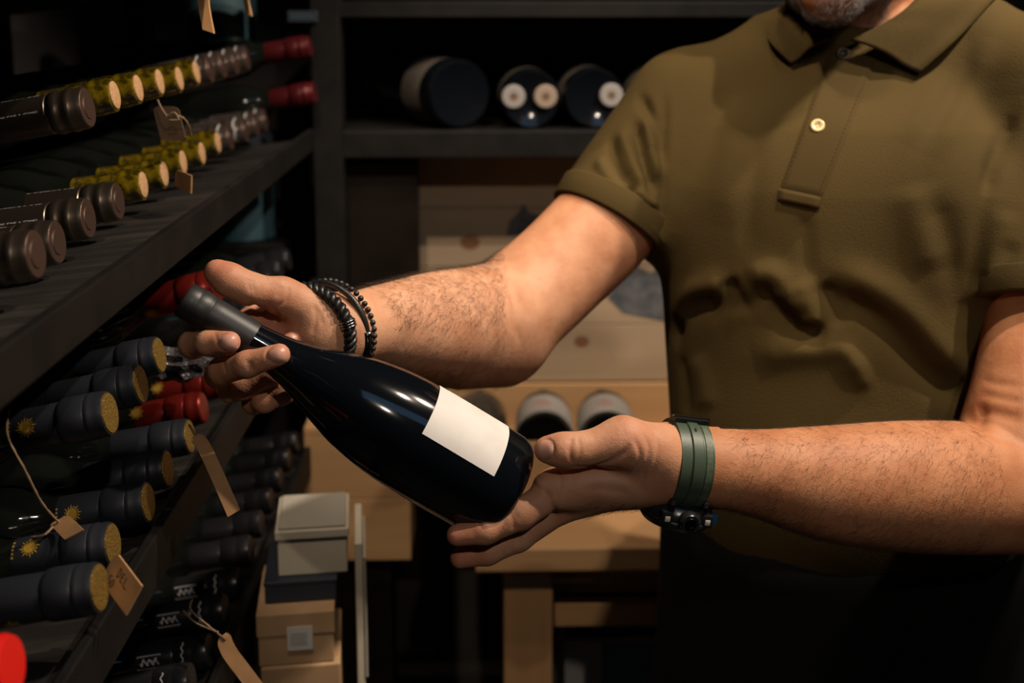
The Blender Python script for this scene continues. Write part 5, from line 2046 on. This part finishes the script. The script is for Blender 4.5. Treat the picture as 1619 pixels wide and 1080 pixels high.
side_knob('crown', 0.0, 0.0080, 0.0085, 'watch_black', 0.007)
cr_ = side_knob('crown_ring', 0.0, 0.0052, 0.0092, 'clasp_steel', 0.007)
for x in (-0.0165, 0.0165):
    v, f = box_data((x - 0.0045, -0.003, 0.002), (x + 0.0045, 0.004, 0.0125), 0.0012)
    y0 = sgn * math.sqrt(0.0285 ** 2 - x * x)
    on_case('pusher', [(a[0], y0 + sgn * a[1], a[2]) for a in v], f, 'watch_black', watch, False)
    v, f = box_data((x - 0.0022, 0.0036, 0.0055), (x + 0.0022, 0.0046, 0.0100), 0.0006)
    on_case('pusher_cap', [(a[0], y0 + sgn * a[1], a[2]) for a in v], f, 'cream_card', watch, False)
for x in (-0.0135, 0.0135):
    v, f = box_data((x - 0.0022, 0.012, -0.0075), (x + 0.0022, 0.026, 0.003), 0.001)
    on_case('lug', [(a[0], sgn * a[1], a[2]) for a in v], f, 'watch_black', watch, False)
    v, f = lathe_data([(0.0016, 0), (0.0016, 0.0015), (0, 0.0016)], 12, False)
    on_case('lug_screw', [(a[0] + x, sgn * (0.026 + a[2]), a[1] - 0.003) for a in v], f, 'watch_steel', watch)
v, f = box_data((0.021, 0.008, 0.006), (0.0302, 0.0155, 0.0145), 0.0015)
on_case('side_window', [(a[0], sgn * a[1], a[2]) for a in v], f, 'watch_blue', watch, False)

# ---- bracelets on his right wrist --------------------------------------------------------------
BC = P(503, 520, 0.922)
bax = nrm(P(600, 517, 0.980) - P(480, 522, 0.905))
bup = nrm(np.array([0, 0, 1.0]) - bax * bax[2])
bsd = nrm(np.cross(bax, bup))
if bsd[1] > 0:
    bsd = -bsd


def ring_path(r, n, shift, lean=0.0, ro=0.0, c=BC):
    out = []
    for i in range(n):
        a = 2 * math.pi * i / n
        out.append(c + bup * math.sin(a) * (r + ro) + bsd * math.cos(a) * r + bax * (shift + lean * math.sin(a) + 0.006 * math.cos(a)))
    return np.array(out)


br1 = empty('braided_bracelet', BC - bup * 0.03)
tag(br1, 'thick braided black leather bracelet with silver bead nearest the palm', 'bracelet')
core = ring_path(0.0335, 90, -0.004, -0.010)
N_ = len(core)
for s_ in range(3):
    pts = []
    for i in range(N_ * 2):
        t = i / (N_ * 2)
        k0 = t * N_
        i0 = int(k0) % N_
        fr_ = k0 - int(k0)
        p = core[i0] * (1 - fr_) + core[(i0 + 1) % N_] * fr_
        rad = nrm(p - BC - bax * ((p - BC) @ bax))
        ph = 2 * math.pi * (t * 13 + s_ / 3)
        pts.append(p + rad * 0.0026 * math.cos(ph) + bax * 0.0036 * math.sin(ph))
    rel(tube('braid_strand', pts, 0.0026, 'leather_black', n=7, closed=True), br1)


def nearest_ring(core, px, py):
    r = nrm(ray(px, py))
    dd = [np.linalg.norm(np.cross(p - CAM, r)) + 0.3 * np.linalg.norm(p - CAM) for p in core]
    return int(np.argmin(dd))


ib = nearest_ring(core, 528, 522)
t_ = nrm(core[(ib + 1) % N_] - core[ib - 1])
qv = rot_to(t_)
for off in (-0.0022, 0.0, 0.0022):
    v, f = lathe_data([(0.0058, -0.0010), (0.0067, -0.0007), (0.0067, 0.0007), (0.0058, 0.0010)], 22, False)
    rel(obj_from('silver_bead', [np.array(qv @ Vector(x)) + core[ib] + t_ * off for x in v], f, 'watch_steel'), br1)
br2 = empty('cord_bracelet', BC - bup * 0.03 + bax * 0.012)
tag(br2, 'smooth black leather cord bracelet with tubular steel clasp', 'bracelet')
core2 = ring_path(0.0372, 70, 0.0120, -0.009)
rel(tube('cord', core2, 0.0027, 'leather_black', n=10, closed=True), br2)
ic = nearest_ring(core2, 560, 543)
seg = [core2[(ic + k) % len(core2)] for k in range(-3, 4)]
v, f = tube_data(seg, 0.0042, 18)
rel(obj_from('clasp', v, f, 'clasp_steel'), br2)
br3 = empty('bead_bracelet', BC - bup * 0.03 + bax * 0.016)
tag(br3, 'bracelet of small matte black beads nearest the elbow', 'bracelet')
core3 = ring_path(0.0392, 46, 0.0185, -0.008)
bme = bpy.data.meshes.new('bead')
bm = bmesh.new()
bmesh.ops.create_icosphere(bm, subdivisions=2, radius=0.00255)
bm.to_mesh(bme)
bm.free()
bme.materials.append(M['bead_black'])
bme.polygons.foreach_set('use_smooth', [True] * len(bme.polygons))
for p in core3:
    b = bpy.data.objects.new('bead', bme)
    COL.objects.link(b)
    b.parent = br3
    b.location = V(p) - br3.location
